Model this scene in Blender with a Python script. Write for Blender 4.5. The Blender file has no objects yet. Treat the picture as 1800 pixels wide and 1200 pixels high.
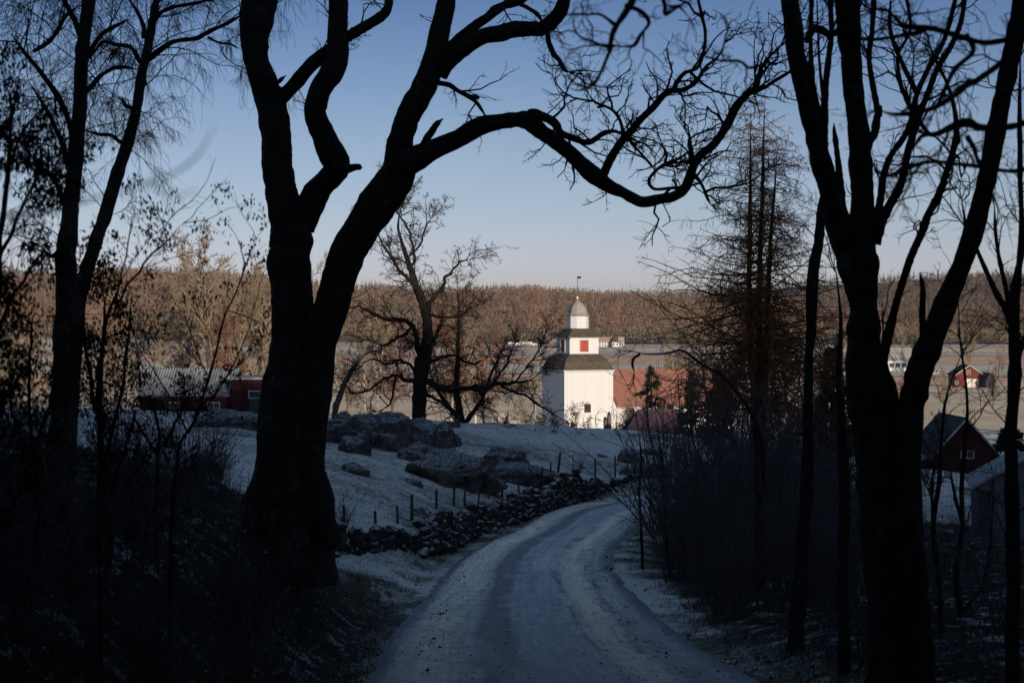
import bpy, math, random, bmesh
import numpy as np
from mathutils import Vector, Matrix
from mathutils import noise as mnoise

C = bpy.context.scene.collection
sc = bpy.context.scene
R = math.radians
random.seed(4); np.random.seed(4)

# ------------------------------------------------------------------ camera, sky, sun, exposure
F = 3000.0            # focal length in pixels of the 1800 px wide photograph
HOR = 570.0           # eye level row
cam_d = bpy.data.cameras.new('camera'); cam = bpy.data.objects.new('camera', cam_d); C.objects.link(cam)
cam.location = (0, 0, 0); cam.rotation_euler = (R(90), 0, 0)
cam_d.sensor_width = 36; cam_d.lens = 60; cam_d.shift_y = -30 / 1800
cam_d.clip_start = 0.1; cam_d.clip_end = 12000
cam_d.dof.use_dof = True; cam_d.dof.focus_distance = 90; cam_d.dof.aperture_fstop = 4.0
sc.camera = cam

SUN_EL, SUN_AZ = 8.5, 22.0     # degrees; azimuth measured from straight behind the camera towards the right
w = bpy.data.worlds.new('World'); sc.world = w; w.use_nodes = True
nt = w.node_tree; nt.nodes.clear()
wo = nt.nodes.new('ShaderNodeOutputWorld'); bg = nt.nodes.new('ShaderNodeBackground')
sky = nt.nodes.new('ShaderNodeTexSky'); sky.sky_type = 'NISHITA'; sky.sun_disc = False
sky.sun_elevation = R(SUN_EL); sky.sun_rotation = R(180 - SUN_AZ)
sky.air_density = 1.0; sky.dust_density = 0.6; sky.ozone_density = 1.6; sky.altitude = 60
tc = nt.nodes.new('ShaderNodeTexCoord'); sx = nt.nodes.new('ShaderNodeSeparateXYZ')
rp = nt.nodes.new('ShaderNodeValToRGB'); mx = nt.nodes.new('ShaderNodeMix'); mx.data_type = 'RGBA'; mx.blend_type = 'MULTIPLY'
mx.inputs[0].default_value = 1.0
nt.links.new(tc.outputs['Generated'], sx.inputs[0]); nt.links.new(sx.outputs[2], rp.inputs[0])
SKY_RAMP = [(0.0, (.90, .98, 1.89)), (0.03, (.895, .956, 1.9)), (0.063, (.78, .83, 1.376)), (0.107, (.69, .716, 1.07)), (0.187, (.395, .475, .777)), (0.40, (.95, 1.0, 1.25)), (1.0, (1.9, 1.75, 1.6))]
els = rp.color_ramp.elements
els[0].position = SKY_RAMP[0][0]; els[0].color = (*SKY_RAMP[0][1], 1)
els[1].position = 1.0; els[1].color = (*SKY_RAMP[-1][1], 1)
for p, c in SKY_RAMP[1:-1]:
    e = els.new(p); e.color = (*c, 1)
nt.links.new(sky.outputs[0], mx.inputs[6]); nt.links.new(rp.outputs[0], mx.inputs[7])
nt.links.new(mx.outputs[2], bg.inputs[0]); nt.links.new(bg.outputs[0], wo.inputs[0])
bg.inputs[1].default_value = 0.11
sd = bpy.data.lights.new('sun', 'SUN'); so = bpy.data.objects.new('sun', sd); C.objects.link(so)
sd.energy = 5.0; sd.angle = R(0.5); sd.color = (1.0, .84, .66)
sdir = Vector((math.sin(R(SUN_AZ)) * math.cos(R(SUN_EL)), -math.cos(R(SUN_AZ)) * math.cos(R(SUN_EL)), math.sin(R(SUN_EL))))
so.rotation_euler = sdir.to_track_quat('Z', 'Y').to_euler()
sc.view_settings.view_transform = 'Standard'; sc.view_settings.look = 'None'
sc.view_settings.exposure = 0.0; sc.view_settings.gamma = 1.0
try: sc.view_settings.use_curve_mapping = False
except Exception: pass
sc.render.engine = 'CYCLES'
sc.cycles.use_denoising = True
sc.cycles.max_bounces = 4; sc.cycles.diffuse_bounces = 2; sc.cycles.transparent_max_bounces = 8

# ------------------------------------------------------------------ helpers
def P(px, py, d):
    return Vector(((px - 900) / F * d, d, (HOR - py) / F * d))

def tag(o, label=None, cat=None, group=None, kind=None):
    if label: o['label'] = label
    if cat: o['category'] = cat
    if group: o['group'] = group
    if kind: o['kind'] = kind
    return o

def empty(name, loc, rz=0, label=None, cat=None, group=None):
    o = bpy.data.objects.new(name, None); C.objects.link(o)
    o.empty_display_size = .2
    o.location = loc; o.rotation_euler = (0, 0, rz)
    return tag(o, label, cat, group)

def link_mesh(name, me, parent=None, mat=None):
    o = bpy.data.objects.new(name, me); C.objects.link(o)
    if mat and not me.materials: me.materials.append(mat)
    if parent: o.parent = parent
    return o

def np_mesh(name, V, Fc, smooth=True):
    """V (n,3); Fc (m,k) array of faces of one size, or a list of such arrays"""
    if not isinstance(Fc, list): Fc = [Fc]
    Fc = [f for f in Fc if len(f)]
    me = bpy.data.meshes.new(name)
    me.vertices.add(len(V)); me.vertices.foreach_set('co', np.ascontiguousarray(V, dtype=np.float32).ravel())
    tot = np.concatenate([np.full(len(f), f.shape[1], dtype=np.int32) for f in Fc])
    idx = np.concatenate([f.ravel() for f in Fc]).astype(np.int32)
    me.loops.add(len(idx)); me.loops.foreach_set('vertex_index', idx)
    me.polygons.add(len(tot))
    st = np.concatenate([[0], np.cumsum(tot)[:-1]]).astype(np.int32)
    me.polygons.foreach_set('loop_start', st)
    me.polygons.foreach_set('use_smooth', np.full(len(tot), smooth))
    me.update(calc_edges=True)
    return me

def vcol(me, cols, name='Col'):
    a = me.color_attributes.new(name, 'FLOAT_COLOR', 'POINT')
    if cols.shape[1] == 3: cols = np.concatenate([cols, np.ones((len(cols), 1))], 1)
    a.data.foreach_set('color', np.ascontiguousarray(cols, dtype=np.float32).ravel())

def nrm(a):
    return a / (np.linalg.norm(a, axis=-1, keepdims=True) + 1e-9)

def tubes(pts, rad, sides=4, lump=0.0, rng=None):
    """pts (M,n,3), rad (M,n) -> verts, quads"""
    pts = np.asarray(pts, float); rad = np.asarray(rad, float)
    M, n, _ = pts.shape
    t = np.gradient(pts, axis=1); t = nrm(t)
    mean = nrm(pts[:, -1] - pts[:, 0])
    ref = np.where(np.abs(mean[:, 2:3]) > .75, np.array([[1., .15, 0]]), np.array([[0, .1, 1.]]))[:, None, :]
    u = nrm(np.cross(t, np.broadcast_to(ref, t.shape))); v = np.cross(t, u)
    a = np.linspace(0, 2 * math.pi, sides, endpoint=False)
    ca, sa = np.cos(a), np.sin(a)
    rr = rad[:, :, None] * np.ones(sides)
    if lump:
        rng = rng or np.random
        rr = rr * (1 + lump * rng.standard_normal(rr.shape) * .5 + lump * rng.standard_normal((M, n, 1)))
    V = pts[:, :, None, :] + rr[..., None] * (u[:, :, None, :] * ca[None, None, :, None] + v[:, :, None, :] * sa[None, None, :, None])
    V = V.reshape(-1, 3)
    base = (np.arange(M) * n * sides)[:, None, None]
    i = (np.arange(n - 1) * sides)[None, :, None]; j = np.arange(sides)[None, None, :]; j2 = (j + 1) % sides
    q = np.stack([base + i + j, base + i + j2, base + i + sides + j2, base + i + sides + j], -1).reshape(-1, 4)
    return V, q

def join(parts):
    Vs, Fs, off = [], {}, 0
    for V, Q in parts:
        Vs.append(V); Fs.setdefault(Q.shape[1], []).append(Q + off); off += len(V)
    return np.concatenate(Vs), [np.concatenate(f) for f in Fs.values()]

def catmull(p, m):
    p = np.asarray(p, float); k = len(p)
    ext = np.vstack([2 * p[0] - p[1], p, 2 * p[-1] - p[-2]])
    s = np.linspace(0, k - 1 - 1e-6, m); i = s.astype(int); f = (s - i)[:, None]
    a, b, c, d = ext[i], ext[i + 1], ext[i + 2], ext[i + 3]
    return .5 * ((2 * b) + (-a + c) * f + (2 * a - 5 * b + 4 * c - d) * f ** 2 + (-a + 3 * b - 3 * c + d) * f ** 3)

def smooth_noise(n, k, rng):
    """n samples of smooth noise with about k bumps"""
    a = rng.standard_normal(max(4, int(k) + 3))
    x = np.linspace(0, len(a) - 1.001, n); i = x.astype(int); f = x - i; f = f * f * (3 - 2 * f)
    return a[i] * (1 - f) + a[i + 1] * f

def grow(st, dr, ln, r0, n=5, wob=.2, grav=0.0, tip=.25, rng=None):
    pts = [st]; d = nrm(dr); step = (ln / (n - 1))[:, None]
    for _ in range(n - 1):
        d = nrm(d + wob * rng.standard_normal(d.shape) + np.array([0, 0, 1.0]) * grav)
        pts.append(pts[-1] + d * step)
    pts = np.stack(pts, 1)
    rad = r0[:, None] * np.linspace(1, tip, n)[None, :]
    return pts, rad

def spawn(pts, rad, k, t0=.2, t1=1., ang=(35, 70), lr=(.35, .7), rr=.6, rmin=.002, rng=None, taper=.5):
    M, n, _ = pts.shape
    t = rng.uniform(t0, t1, (M, k)); s = t * (n - 1 - 1e-4); i = s.astype(int); f = (s - i)[..., None]
    ii = np.arange(M)[:, None]
    p = pts[ii, i] * (1 - f) + pts[ii, i + 1] * f
    tg = nrm(pts[ii, i + 1] - pts[ii, i])
    r = rad[ii, i] * (1 - f[..., 0]) + rad[ii, i + 1] * f[..., 0]
    L = np.linalg.norm(np.diff(pts, axis=1), axis=2).sum(1)[:, None]
    perp = nrm(np.cross(tg, rng.standard_normal(tg.shape)))
    a = np.radians(rng.uniform(ang[0], ang[1], (M, k)))[..., None]
    d = tg * np.cos(a) + perp * np.sin(a)
    ln = L * rng.uniform(lr[0], lr[1], (M, k)) * (1 - taper * t)
    return p.reshape(-1, 3), d.reshape(-1, 3), ln.ravel(), np.maximum(r * rr, rmin).ravel()

def from_lines(lines, spacing, t0=0., rng=None, side=None):
    """sample starts along a list of (pts, rad) polylines every `spacing` metres"""
    S, D, Rr = [], [], []
    for pts, rad in lines:
        L = np.linalg.norm(np.diff(pts, axis=0), axis=1); cum = np.concatenate([[0], np.cumsum(L)])
        k = max(1, int(cum[-1] * (1 - t0) / spacing))
        s = rng.uniform(cum[-1] * t0, cum[-1], k)
        i = np.clip(np.searchsorted(cum, s) - 1, 0, len(L) - 1); f = ((s - cum[i]) / (L[i] + 1e-9))[:, None]
        S.append(pts[i] * (1 - f) + pts[i + 1] * f); D.append(nrm(pts[i + 1] - pts[i])); Rr.append(rad[i])
    S, D, Rr = np.concatenate(S), np.concatenate(D), np.concatenate(Rr)
    return S, D, Rr

# ------------------------------------------------------------------ materials
def new_mat(name):
    m = bpy.data.materials.new(name); m.use_nodes = True
    n = m.node_tree.nodes; n.clear()
    out = n.new('ShaderNodeOutputMaterial'); b = n.new('ShaderNodeBsdfPrincipled')
    m.node_tree.links.new(b.outputs[0], out.inputs[0])
    b.inputs['Roughness'].default_value = .85
    try: b.inputs['Specular IOR Level'].default_value = .5 if ('glass' in name or 'road' in name or 'paint' in name or 'roof' in name) else .06
    except Exception: pass
    return m, m.node_tree, b

def N(t, kind, **kw):
    n = t.nodes.new(kind)
    for k, v in kw.items(): setattr(n, k, v)
    return n

def ramp(t, src, stops, interp='LINEAR'):
    r = N(t, 'ShaderNodeValToRGB'); r.color_ramp.interpolation = interp
    e = r.color_ramp.elements
    e[0].position = stops[0][0]; e[0].color = (*stops[0][1], 1)
    e[1].position = stops[-1][0]; e[1].color = (*stops[-1][1], 1)
    for p, c in stops[1:-1]:
        x = e.new(p); x.color = (*c, 1)
    t.links.new(src, r.inputs[0]); return r.outputs[0]

def noise_out(t, scale, detail=6, rough=.6, coord=None, dist=0.0):
    n = N(t, 'ShaderNodeTexNoise'); n.inputs['Scale'].default_value = scale
    n.inputs['Detail'].default_value = detail; n.inputs['Roughness'].default_value = rough
    n.inputs['Distortion'].default_value = dist
    if coord is None: coord = N(t, 'ShaderNodeNewGeometry').outputs['Position']
    t.links.new(coord, n.inputs['Vector']); return n.outputs['Fac']

def mixc(t, fac, a, b, blend='MIX'):
    m = N(t, 'ShaderNodeMix', data_type='RGBA', blend_type=blend)
    for s, i in ((fac, 0), (a, 6), (b, 7)):
        if isinstance(s, (int, float)): m.inputs[i].default_value = s
        elif isinstance(s, tuple): m.inputs[i].default_value = (*s, 1)
        else: t.links.new(s, m.inputs[i])
    return m.outputs[2]

def mth(t, op, a, b=None, clamp=False):
    m = N(t, 'ShaderNodeMath', operation=op); m.use_clamp = clamp
    for s, i in ((a, 0), (b, 1)):
        if s is None: continue
        if isinstance(s, (int, float)): m.inputs[i].default_value = s
        else: t.links.new(s, m.inputs[i])
    return m.outputs[0]

def bump(t, b, h, strength=.5, dist=.02):
    n = N(t, 'ShaderNodeBump'); n.inputs['Strength'].default_value = strength; n.inputs['Distance'].default_value = dist
    t.links.new(h, n.inputs['Height']); t.links.new(n.outputs[0], b.inputs['Normal'])

def simple(name, c1, c2=None, scale=3., rough=.85, bs=.0, bd=.02, frost=None, coord='pos'):
    """two-tone noise material; frost=(amount 0..1) dusts surfaces that face up"""
    m, t, b = new_mat(name); b.inputs['Roughness'].default_value = rough
    c2 = c2 or tuple(x * .7 for x in c1)
    co = N(t, 'ShaderNodeTexCoord').outputs['Object'] if coord == 'obj' else None
    nz = noise_out(t, scale, coord=co)
    col = ramp(t, nz, [(.35, c1), (.65, c2)])
    if frost:
        g = N(t, 'ShaderNodeNewGeometry'); s = N(t, 'ShaderNodeSeparateXYZ'); t.links.new(g.outputs['Normal'], s.inputs[0])
        k = mth(t, 'ADD', s.outputs[2], mth(t, 'MULTIPLY', mth(t, 'SUBTRACT', noise_out(t, scale * 6, 4, coord=co), .5), 1.8))
        f = N(t, 'ShaderNodeMapRange'); f.inputs[1].default_value = 1.0 - frost; f.inputs[2].default_value = 1.35 - frost
        t.links.new(k, f.inputs[0])
        col = mixc(t, f.outputs[0], col, (.42, .45, .48))
    t.links.new(col, b.inputs['Base Color'])
    if bs: bump(t, b, noise_out(t, scale * 5, 8, .7, coord=co), bs, bd)
    return m

def bark(name, c1, c2, scale=9, lichen=.0):
    m, t, b = new_mat(name)
    g = N(t, 'ShaderNodeNewGeometry'); mp = N(t, 'ShaderNodeMapping'); mp.inputs['Scale'].default_value = (1, 1, .28)
    t.links.new(g.outputs['Position'], mp.inputs[0])
    v = N(t, 'ShaderNodeTexVoronoi'); v.feature = 'DISTANCE_TO_EDGE'; v.inputs['Scale'].default_value = scale * 1.6
    t.links.new(mp.outputs[0], v.inputs['Vector'])
    n = noise_out(t, scale, 9, .7, coord=mp.outputs[0])
    col = ramp(t, n, [(.3, c1), (.7, c2)])
    if lichen:
        col = mixc(t, ramp(t, noise_out(t, 2.2, 7, .7), [(.62 - .1 * lichen, (0, 0, 0)), (.72, (1, 1, 1))]), col, (.07, .075, .065))
    t.links.new(col, b.inputs['Base Color'])
    h = mth(t, 'ADD', mth(t, 'MULTIPLY', mth(t, 'MINIMUM', v.outputs['Distance'], .25), 3.), n)
    bump(t, b, h, .9, .05)
    return m

def vc_mat(name, rough=.9, nscale=0.0, namt=.4, attr='Col'):
    m, t, b = new_mat(name); b.inputs['Roughness'].default_value = rough
    a = N(t, 'ShaderNodeAttribute', attribute_name=attr)
    col = a.outputs['Color']
    if nscale:
        col = mixc(t, 1., col, ramp(t, noise_out(t, nscale), [(.3, (1 - namt,) * 3), (.7, (1 + namt,) * 3)]), 'MULTIPLY')
    t.links.new(col, b.inputs['Base Color']); return m

def boards(name, c, pitch=.2, depth=.02, wear=.12, frost=0.):
    """vertical board cladding paint: recessed joints by bump along local x+y"""
    m, t, b = new_mat(name); b.inputs['Roughness'].default_value = .6
    co = N(t, 'ShaderNodeTexCoord').outputs['Object']; s = N(t, 'ShaderNodeSeparateXYZ'); t.links.new(co, s.inputs[0])
    u = mth(t, 'ADD', s.outputs[0], s.outputs[1])
    saw = mth(t, 'ABSOLUTE', mth(t, 'SUBTRACT', mth(t, 'FRACT', mth(t, 'DIVIDE', u, pitch)), .5))
    edge = N(t, 'ShaderNodeMapRange'); edge.inputs[1].default_value = .40; edge.inputs[2].default_value = .49; t.links.new(saw, edge.inputs[0])
    cell = mth(t, 'FLOOR', mth(t, 'DIVIDE', u, pitch)); wn = N(t, 'ShaderNodeTexWhiteNoise', noise_dimensions='1D'); t.links.new(cell, wn.inputs['W'])
    var = mth(t, 'ADD', mth(t, 'MULTIPLY', wn.outputs['Value'], wear), 1 - wear)
    nz = mth(t, 'ADD', mth(t, 'MULTIPLY', noise_out(t, 1.4, 8, .7, coord=co), wear * 1.5), 1 - wear * .75)
    v = mth(t, 'MULTIPLY', var, nz); cc = N(t, 'ShaderNodeCombineColor')
    for i in range(3): t.links.new(v, cc.inputs[i])
    col = mixc(t, 1., c, cc.outputs[0], 'MULTIPLY')
    col = mixc(t, mth(t, 'MULTIPLY', edge.outputs[0], .55), col, tuple(x * .45 for x in c))
    t.links.new(col, b.inputs['Base Color'])
    bump(t, b, mth(t, 'SUBTRACT', 1., edge.outputs[0]), .8, depth)
    return m

M = {}
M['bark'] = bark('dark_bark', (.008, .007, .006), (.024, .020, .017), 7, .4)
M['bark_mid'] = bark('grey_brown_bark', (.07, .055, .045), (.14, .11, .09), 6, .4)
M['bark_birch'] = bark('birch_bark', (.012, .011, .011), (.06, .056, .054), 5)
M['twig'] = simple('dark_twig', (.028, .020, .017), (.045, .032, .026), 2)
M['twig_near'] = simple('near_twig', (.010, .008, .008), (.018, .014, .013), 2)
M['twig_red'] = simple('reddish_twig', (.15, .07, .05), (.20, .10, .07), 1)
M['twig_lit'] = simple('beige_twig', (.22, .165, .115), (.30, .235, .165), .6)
M['white_bark'] = simple('white_birch_bark', (.55, .5, .44), (.35, .31, .27), 1.2)
M['larch'] = simple('larch_twig', (.125, .054, .02), (.17, .075, .03), 2)
M['leaf_dark'] = simple('withered_dark_leaf', (.010, .008, .007), (.022, .015, .011), 5)
M['leaf_green'] = simple('evergreen_needle', (.016, .024, .014), (.035, .045, .022), 2)
M['rock'] = simple('frosted_granite', (.030, .029, .028), (.11, .105, .10), 2.4, .9, 1.0, .12, frost=.16)
M['wall_stone'] = simple('mossy_wall_stone', (.010, .011, .009), (.045, .044, .042), 3., .9, .9, .05, frost=.34)
M['post'] = simple('weathered_post', (.03, .027, .025), (.06, .055, .05), 8)
M['wire'] = simple('rusty_wire', (.08, .07, .06))
M['white_boards'] = boards('white_board_paint', (.62, .62, .61), .24, .03, .06)
M['white_plain'] = simple('white_plaster', (.60, .59, .57), (.56, .55, .53), .4)
M['shingle'] = simple('tarred_shingles', (.105, .088, .066), (.065, .055, .042), 1.6, .8, .7, .05)
M['shingle_lead'] = simple('grey_shingle', (.30, .27, .25), (.24, .22, .21), 2.5, .6, .5, .03)
M['red_shutter'] = simple('red_shutter_paint', (.36, .07, .042), (.30, .058, .036), 2)
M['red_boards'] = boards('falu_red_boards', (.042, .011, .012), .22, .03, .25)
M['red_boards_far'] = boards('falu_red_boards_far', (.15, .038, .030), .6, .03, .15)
M['glass'] = simple('window_glass', (.03, .035, .045), (.02, .025, .03), 1, .12)
M['frame'] = simple('white_window_frame', (.38, .37, .35))
M['redframe'] = simple('dark_red_window_frame', (.16, .05, .035))
M['metal'] = simple('dark_iron', (.03, .03, .035), rough=.4)
M['zinc'] = simple('zinc', (.4, .38, .36), rough=.4)
M['tile_red'] = simple('red_clay_tile', (.29, .135, .105), (.23, .105, .08), 1.3, .8, .3, .02)
M['tile_purple'] = simple('frosted_red_tile', (.115, .07, .085), (.085, .05, .065), 1.3, .8, .3, .02)
M['tile_snow'] = simple('frosted_pantile', (.27, .285, .31), (.16, .17, .19), .7, .8)
M['tile_dark'] = simple('dark_tile', (.05, .05, .055), (.03, .03, .033), 2)
M['grey_roof'] = simple('grey_sheet_roof', (.30, .27, .26), (.26, .235, .23), .3)
M['stone'] = simple('grave_granite', (.35, .31, .26), (.22, .2, .18), 3)
M['stone_dark'] = simple('dark_grave_granite', (.14, .115, .10), (.09, .08, .075), 3)
M['hedge'] = simple('clipped_evergreen', (.015, .02, .015), (.03, .035, .025), 4)
M['plastic'] = simple('white_wrap', (.8, .78, .74), (.7, .68, .65), 1, .4)
M['carpaint'] = simple('frosted_car_paint', (.30, .32, .35), (.24, .26, .29), 3, .5)
M['carpaint_dark'] = simple('dark_car_paint', (.02, .02, .03), (.03, .03, .04), 3, .3)
M['tyre'] = simple('tyre_rubber', (.02, .02, .02))

# ------------------------------------------------------------------ terrain
ROAD = np.array([  # x, y, z of the road's centre line
    (.50, -60, 6.0), (.45, -25, 1.6), (.8, -8, -.55), (1.0, 0, -1.62), (.9, 10, -3.02), (.68, 21, -4.41), (.42, 30, -5.3), (.50, 43.5, -6.22),
    (.85, 50, -6.65), (1.35, 55.5, -7.02), (2.15, 60.5, -7.3), (3.5, 69.5, -7.65), (5.3, 75, -7.85), (8.0, 79, -8.0), (12, 82, -8.2), (17, 84, -8.5), (26, 86, -9.1), (45, 88, -10.2)])
RC = catmull(ROAD, 900)
def road_near(x, y):
    """distance to centre line (signed: + = right), z of road there"""
    x = np.asarray(x, float).ravel(); y = np.asarray(y, float).ravel()
    dist = np.full(len(x), 1e3); z = np.zeros(len(x)); side = np.ones(len(x))
    m = np.where((y > -70) & (y < 110) & (np.abs(x) < 60))[0]
    tg = nrm(np.gradient(RC[:, :2], axis=0))
    for s in range(0, len(m), 20000):
        k = m[s:s + 20000]
        d2 = (x[k, None] - RC[None, :, 0]) ** 2 + (y[k, None] - RC[None, :, 1]) ** 2
        i = d2.argmin(1); dist[k] = np.sqrt(d2[np.arange(len(k)), i]); z[k] = RC[i, 2]
        cr = tg[i, 0] * (y[k] - RC[i, 1]) - tg[i, 1] * (x[k] - RC[i, 0])
        side[k] = np.where(cr > 0, -1, 1)
    return dist * side, z

cps = [(510,905,28),(450,842,32),(300,832,34),(150,900,22),(0,1000,14),(200,1150,13),(470,1120,18),(548,990,28),(625,1003,36),(645,1045,32),(600,1015,32),(400,792,52),(300,762,72),
       (250,737,100),(330,724,140),(100,742,100),(600,858,50),(600,795,70),(600,742,98),(750,858,60),(700,795,78),(900,751,120),(1000,752,120),
       (950,805,90),(1080,803,96),(1100,756,125),(1200,768,120),(1250,830,90),(1040,838,88),(1200,1000,42),(1300,1080,28),(1250,1160,22),
       (1450,1130,20),(1560,1150,18),(1650,1050,30),(1650,915,58),(1790,1010,30),(1740,955,58),(1650,845,108),(1700,832,130),(1400,915,60),
       (1400,825,90),(1350,790,130),(800,742,112),(500,738,105),(700,885,50),(820,845,66)]
CP = [tuple(P(*c)) for c in cps]
CP += [(0,170,-11.0),(-20,170,-10.6),(20,165,-10.8),(-40,160,-8.2),(8,205,-13.4),(20,225,-13.7),(-10,215,-13.4),(40,200,-13.6),(60,225,-14.3),(-45,220,-12.6),
       (-5,0,-1.2),(-10,10,-1.5),(5,0,-1.8),(8,10,-2.6),(-3.6,12,-2.0),(-3.8,20,-2.7),(4.5,18,-4.0),(-15,25,-2.2),(-25,60,-3.6),(-40,100,-5.5),
       (14,30,-4.6),(25,60,-7.8),(40,100,-11.2),(-5,-20,1.6),(5,-20,1.0),(-30,-20,2),(30,-20,.5),(-60,250,-15),(0,250,-15.4),(60,250,-15.2),
       (-3.3,24,-3.75),(60,120,-12.5),(-70,150,-7.5)]
# foot of the dry stone wall: x, y, z; the pasture lies level with its top
WALL = np.array([(-7.4, 39.6, -5.3), (-5.6, 40.4, -5.55), (-4.1, 42, -5.82), (-2.97, 44.5, -6.02), (-2.2, 47.5, -6.25), (-1.65, 53, -6.70), (-1.0, 60, -7.18), (.55, 67, -7.48), (2.4, 74.5, -7.75), (4.1, 79, -7.93), (6.6, 82.6, -8.12), (9.6, 84.8, -8.3), (14, 87, -8.6)])
WC = catmull(WALL, 500)
for i in range(4, 330, 36): CP.append((WC[i, 0] + .6, WC[i, 1] - .45, WC[i, 2] - .06))
for i in range(20, 480, 42): CP.append((WC[i, 0] - 1.1, WC[i, 1] + .5, WC[i, 2] + .78))
CP = np.array(CP)
def tps_k(r2): return r2 * np.log(r2 + 1e-9) * .5
def tps_fit(X, z, lam):
    n = len(X); r2 = ((X[:, None] - X[None]) ** 2).sum(-1)
    A = np.zeros((n + 3, n + 3)); A[:n, :n] = tps_k(r2) + lam * np.eye(n); Pm = np.c_[np.ones(n), X]
    A[:n, n:] = Pm; A[n:, :n] = Pm.T
    return np.linalg.solve(A, np.r_[z, 0, 0, 0])
TW = tps_fit(CP[:, :2] / 50, CP[:, 2], .004)
def sstep(a, b, x):
    t = np.clip((x - a) / (b - a), 0, 1); return t * t * (3 - 2 * t)
RIDGE = np.array([(-2600,70),(-1500,74),(-700,72),(-620,72),(-420,70),(-300,60),(-100,47),(0,45),(180,42),(290,42),(450,60),(640,69),(900,70),(1500,76),(2600,80)])
def vnoise(x, y, s, seed=0.):
    """cheap smooth value noise"""
    return (np.sin(x / s * 1.7 + 1.3 * np.sin(y / s * 1.1 + seed)) + np.sin(y / s * 1.9 + 1.7 * np.sin(x / s * 1.3 + 2 * seed + 1)) + np.sin((x + y) / s * 1.1 + seed * 3 + np.sin((x - y) / s * .9))) / 3
def ground_z(x, y, rough=True):
    x = np.asarray(x, float); y = np.asarray(y, float); sh = x.shape
    x = x.ravel(); y = y.ravel()
    B = 30 + .42 * np.clip(y, 0, 300)
    xc = np.clip(x, -B, B); yc = np.clip(y, -25, 262)
    z = np.zeros(len(x))
    for s in range(0, len(x), 20000):
        k = slice(s, s + 20000)
        q = np.stack([xc[k], yc[k]], 1) / 50; r2 = ((q[:, None] - CP[None, :, :2] / 50) ** 2).sum(-1)
        z[k] = tps_k(r2) @ TW[:-3] + TW[-3] + q @ TW[-2:]
    # valley floor, far hill, hill behind the camera
    plain = -18 + .25 * vnoise(x, y, 90)
    z = z + (plain - z) * sstep(225, 320, y)
    y0 = 1560 + 60 * np.sin(x / 210); y1 = 2700 + 100 * np.sin(x / 330)
    rz = np.interp(x, RIDGE[:, 0], RIDGE[:, 1]) + 3.5 * np.sin(x / 97. + 1) + 2.5 * np.sin(x / 41. + 2)
    t = np.clip((y - y0) / (y1 - y0), 0, 1)
    hill = (rz + 18) * (t ** .85) + 9 * t * (1 - t) * 4 * vnoise(x, y, 130, 2.) + 3.5 * sstep(0, .15, t) * vnoise(x, y, 55, 4.) - sstep(0, 1500, y - y1) * 60
    z = z + np.where(y > y0, hill, 0)
    back = -1.6 + np.clip(-y, 0, 300) * (68.0 / 300) + np.clip(-y - 300, 0, 500) * .02 + 1.2 * vnoise(x, y, 30)
    z = z + (back - z) * sstep(-8, -30, y)
    if rough:
        nz = .10 * vnoise(x, y, 2.2) + .05 * vnoise(x, y, .8, 4) + .03 * vnoise(x, y, .37, 7)
        z = z + nz * (1 - sstep(200, 300, y))
    d, rdz = road_near(x, y)
    a = np.abs(d)
    k = 1 - np.where(d > 0, sstep(2.3, 4.6, a), np.where(y < 36, sstep(2.9, 4.9, a), sstep(2.6, 3.5, a)))
    z = z * (1 - k) + (rdz - .10 - .03 * np.clip(a - 2, 0, 1)) * k
    return z.reshape(sh)
def gz(x, y): return float(ground_z(np.array([x]), np.array([y]))[0])
def PG(px, d):
    x = (px - 900) / F * d; return Vector((x, d, gz(x, d)))

def graded(segs):
    out = []
    for a, b, st in segs: out += list(np.arange(a, b, st))
    return np.array(sorted(set(np.round(out, 3))))
xs = graded([(-3200,-800,120),(-800,-200,30),(-200,-60,7),(-60,-20,1.2),(-20,-8,.45),(-8,10,.25),(10,30,.5),(30,70,1.4),(70,200,7),(200,1000,30),(1000,3300,120)])
ys = graded([(-800,-60,25),(-60,-10,5),(-10,8,.8),(8,60,.3),(60,130,.4),(130,260,1.6),(260,420,8),(420,1500,40),(1500,3000,30),(3000,6200,250)])
X, Y = np.meshgrid(xs, ys); Z = ground_z(X, Y)
nx, ny = len(xs), len(ys)
V = np.stack([X, Y, Z], -1).reshape(-1, 3)
ii = (np.arange(ny - 1)[:, None] * nx + np.arange(nx - 1)[None]).ravel()
Q = np.stack([ii, ii + 1, ii + nx + 1, ii + nx], 1)
gme = np_mesh('ground', V, Q)
# masks: R = woodland litter, G = valley fields, B = frost amount
Vx, Vy = V[:, 0], V[:, 1]
rd, _ = road_near(Vx, Vy); ra = np.abs(rd)
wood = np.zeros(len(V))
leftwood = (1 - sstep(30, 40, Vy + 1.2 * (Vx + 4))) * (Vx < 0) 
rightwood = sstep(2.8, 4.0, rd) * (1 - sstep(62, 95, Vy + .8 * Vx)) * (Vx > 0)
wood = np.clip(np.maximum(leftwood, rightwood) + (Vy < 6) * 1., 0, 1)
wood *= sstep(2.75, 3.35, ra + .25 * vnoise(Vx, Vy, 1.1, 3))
hillm = np.where(Vy > 1540, 1., 0.)
field = sstep(240, 290, Vy) * (1 - hillm)
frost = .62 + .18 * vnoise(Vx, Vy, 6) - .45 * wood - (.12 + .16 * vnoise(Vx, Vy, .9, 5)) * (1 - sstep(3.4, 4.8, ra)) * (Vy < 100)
vcol(gme, np.stack([wood, field, np.clip(frost, 0, 1), hillm], 1), 'mask')
m, t, b = new_mat('frosted_ground'); b.inputs['Roughness'].default_value = .95
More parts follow.
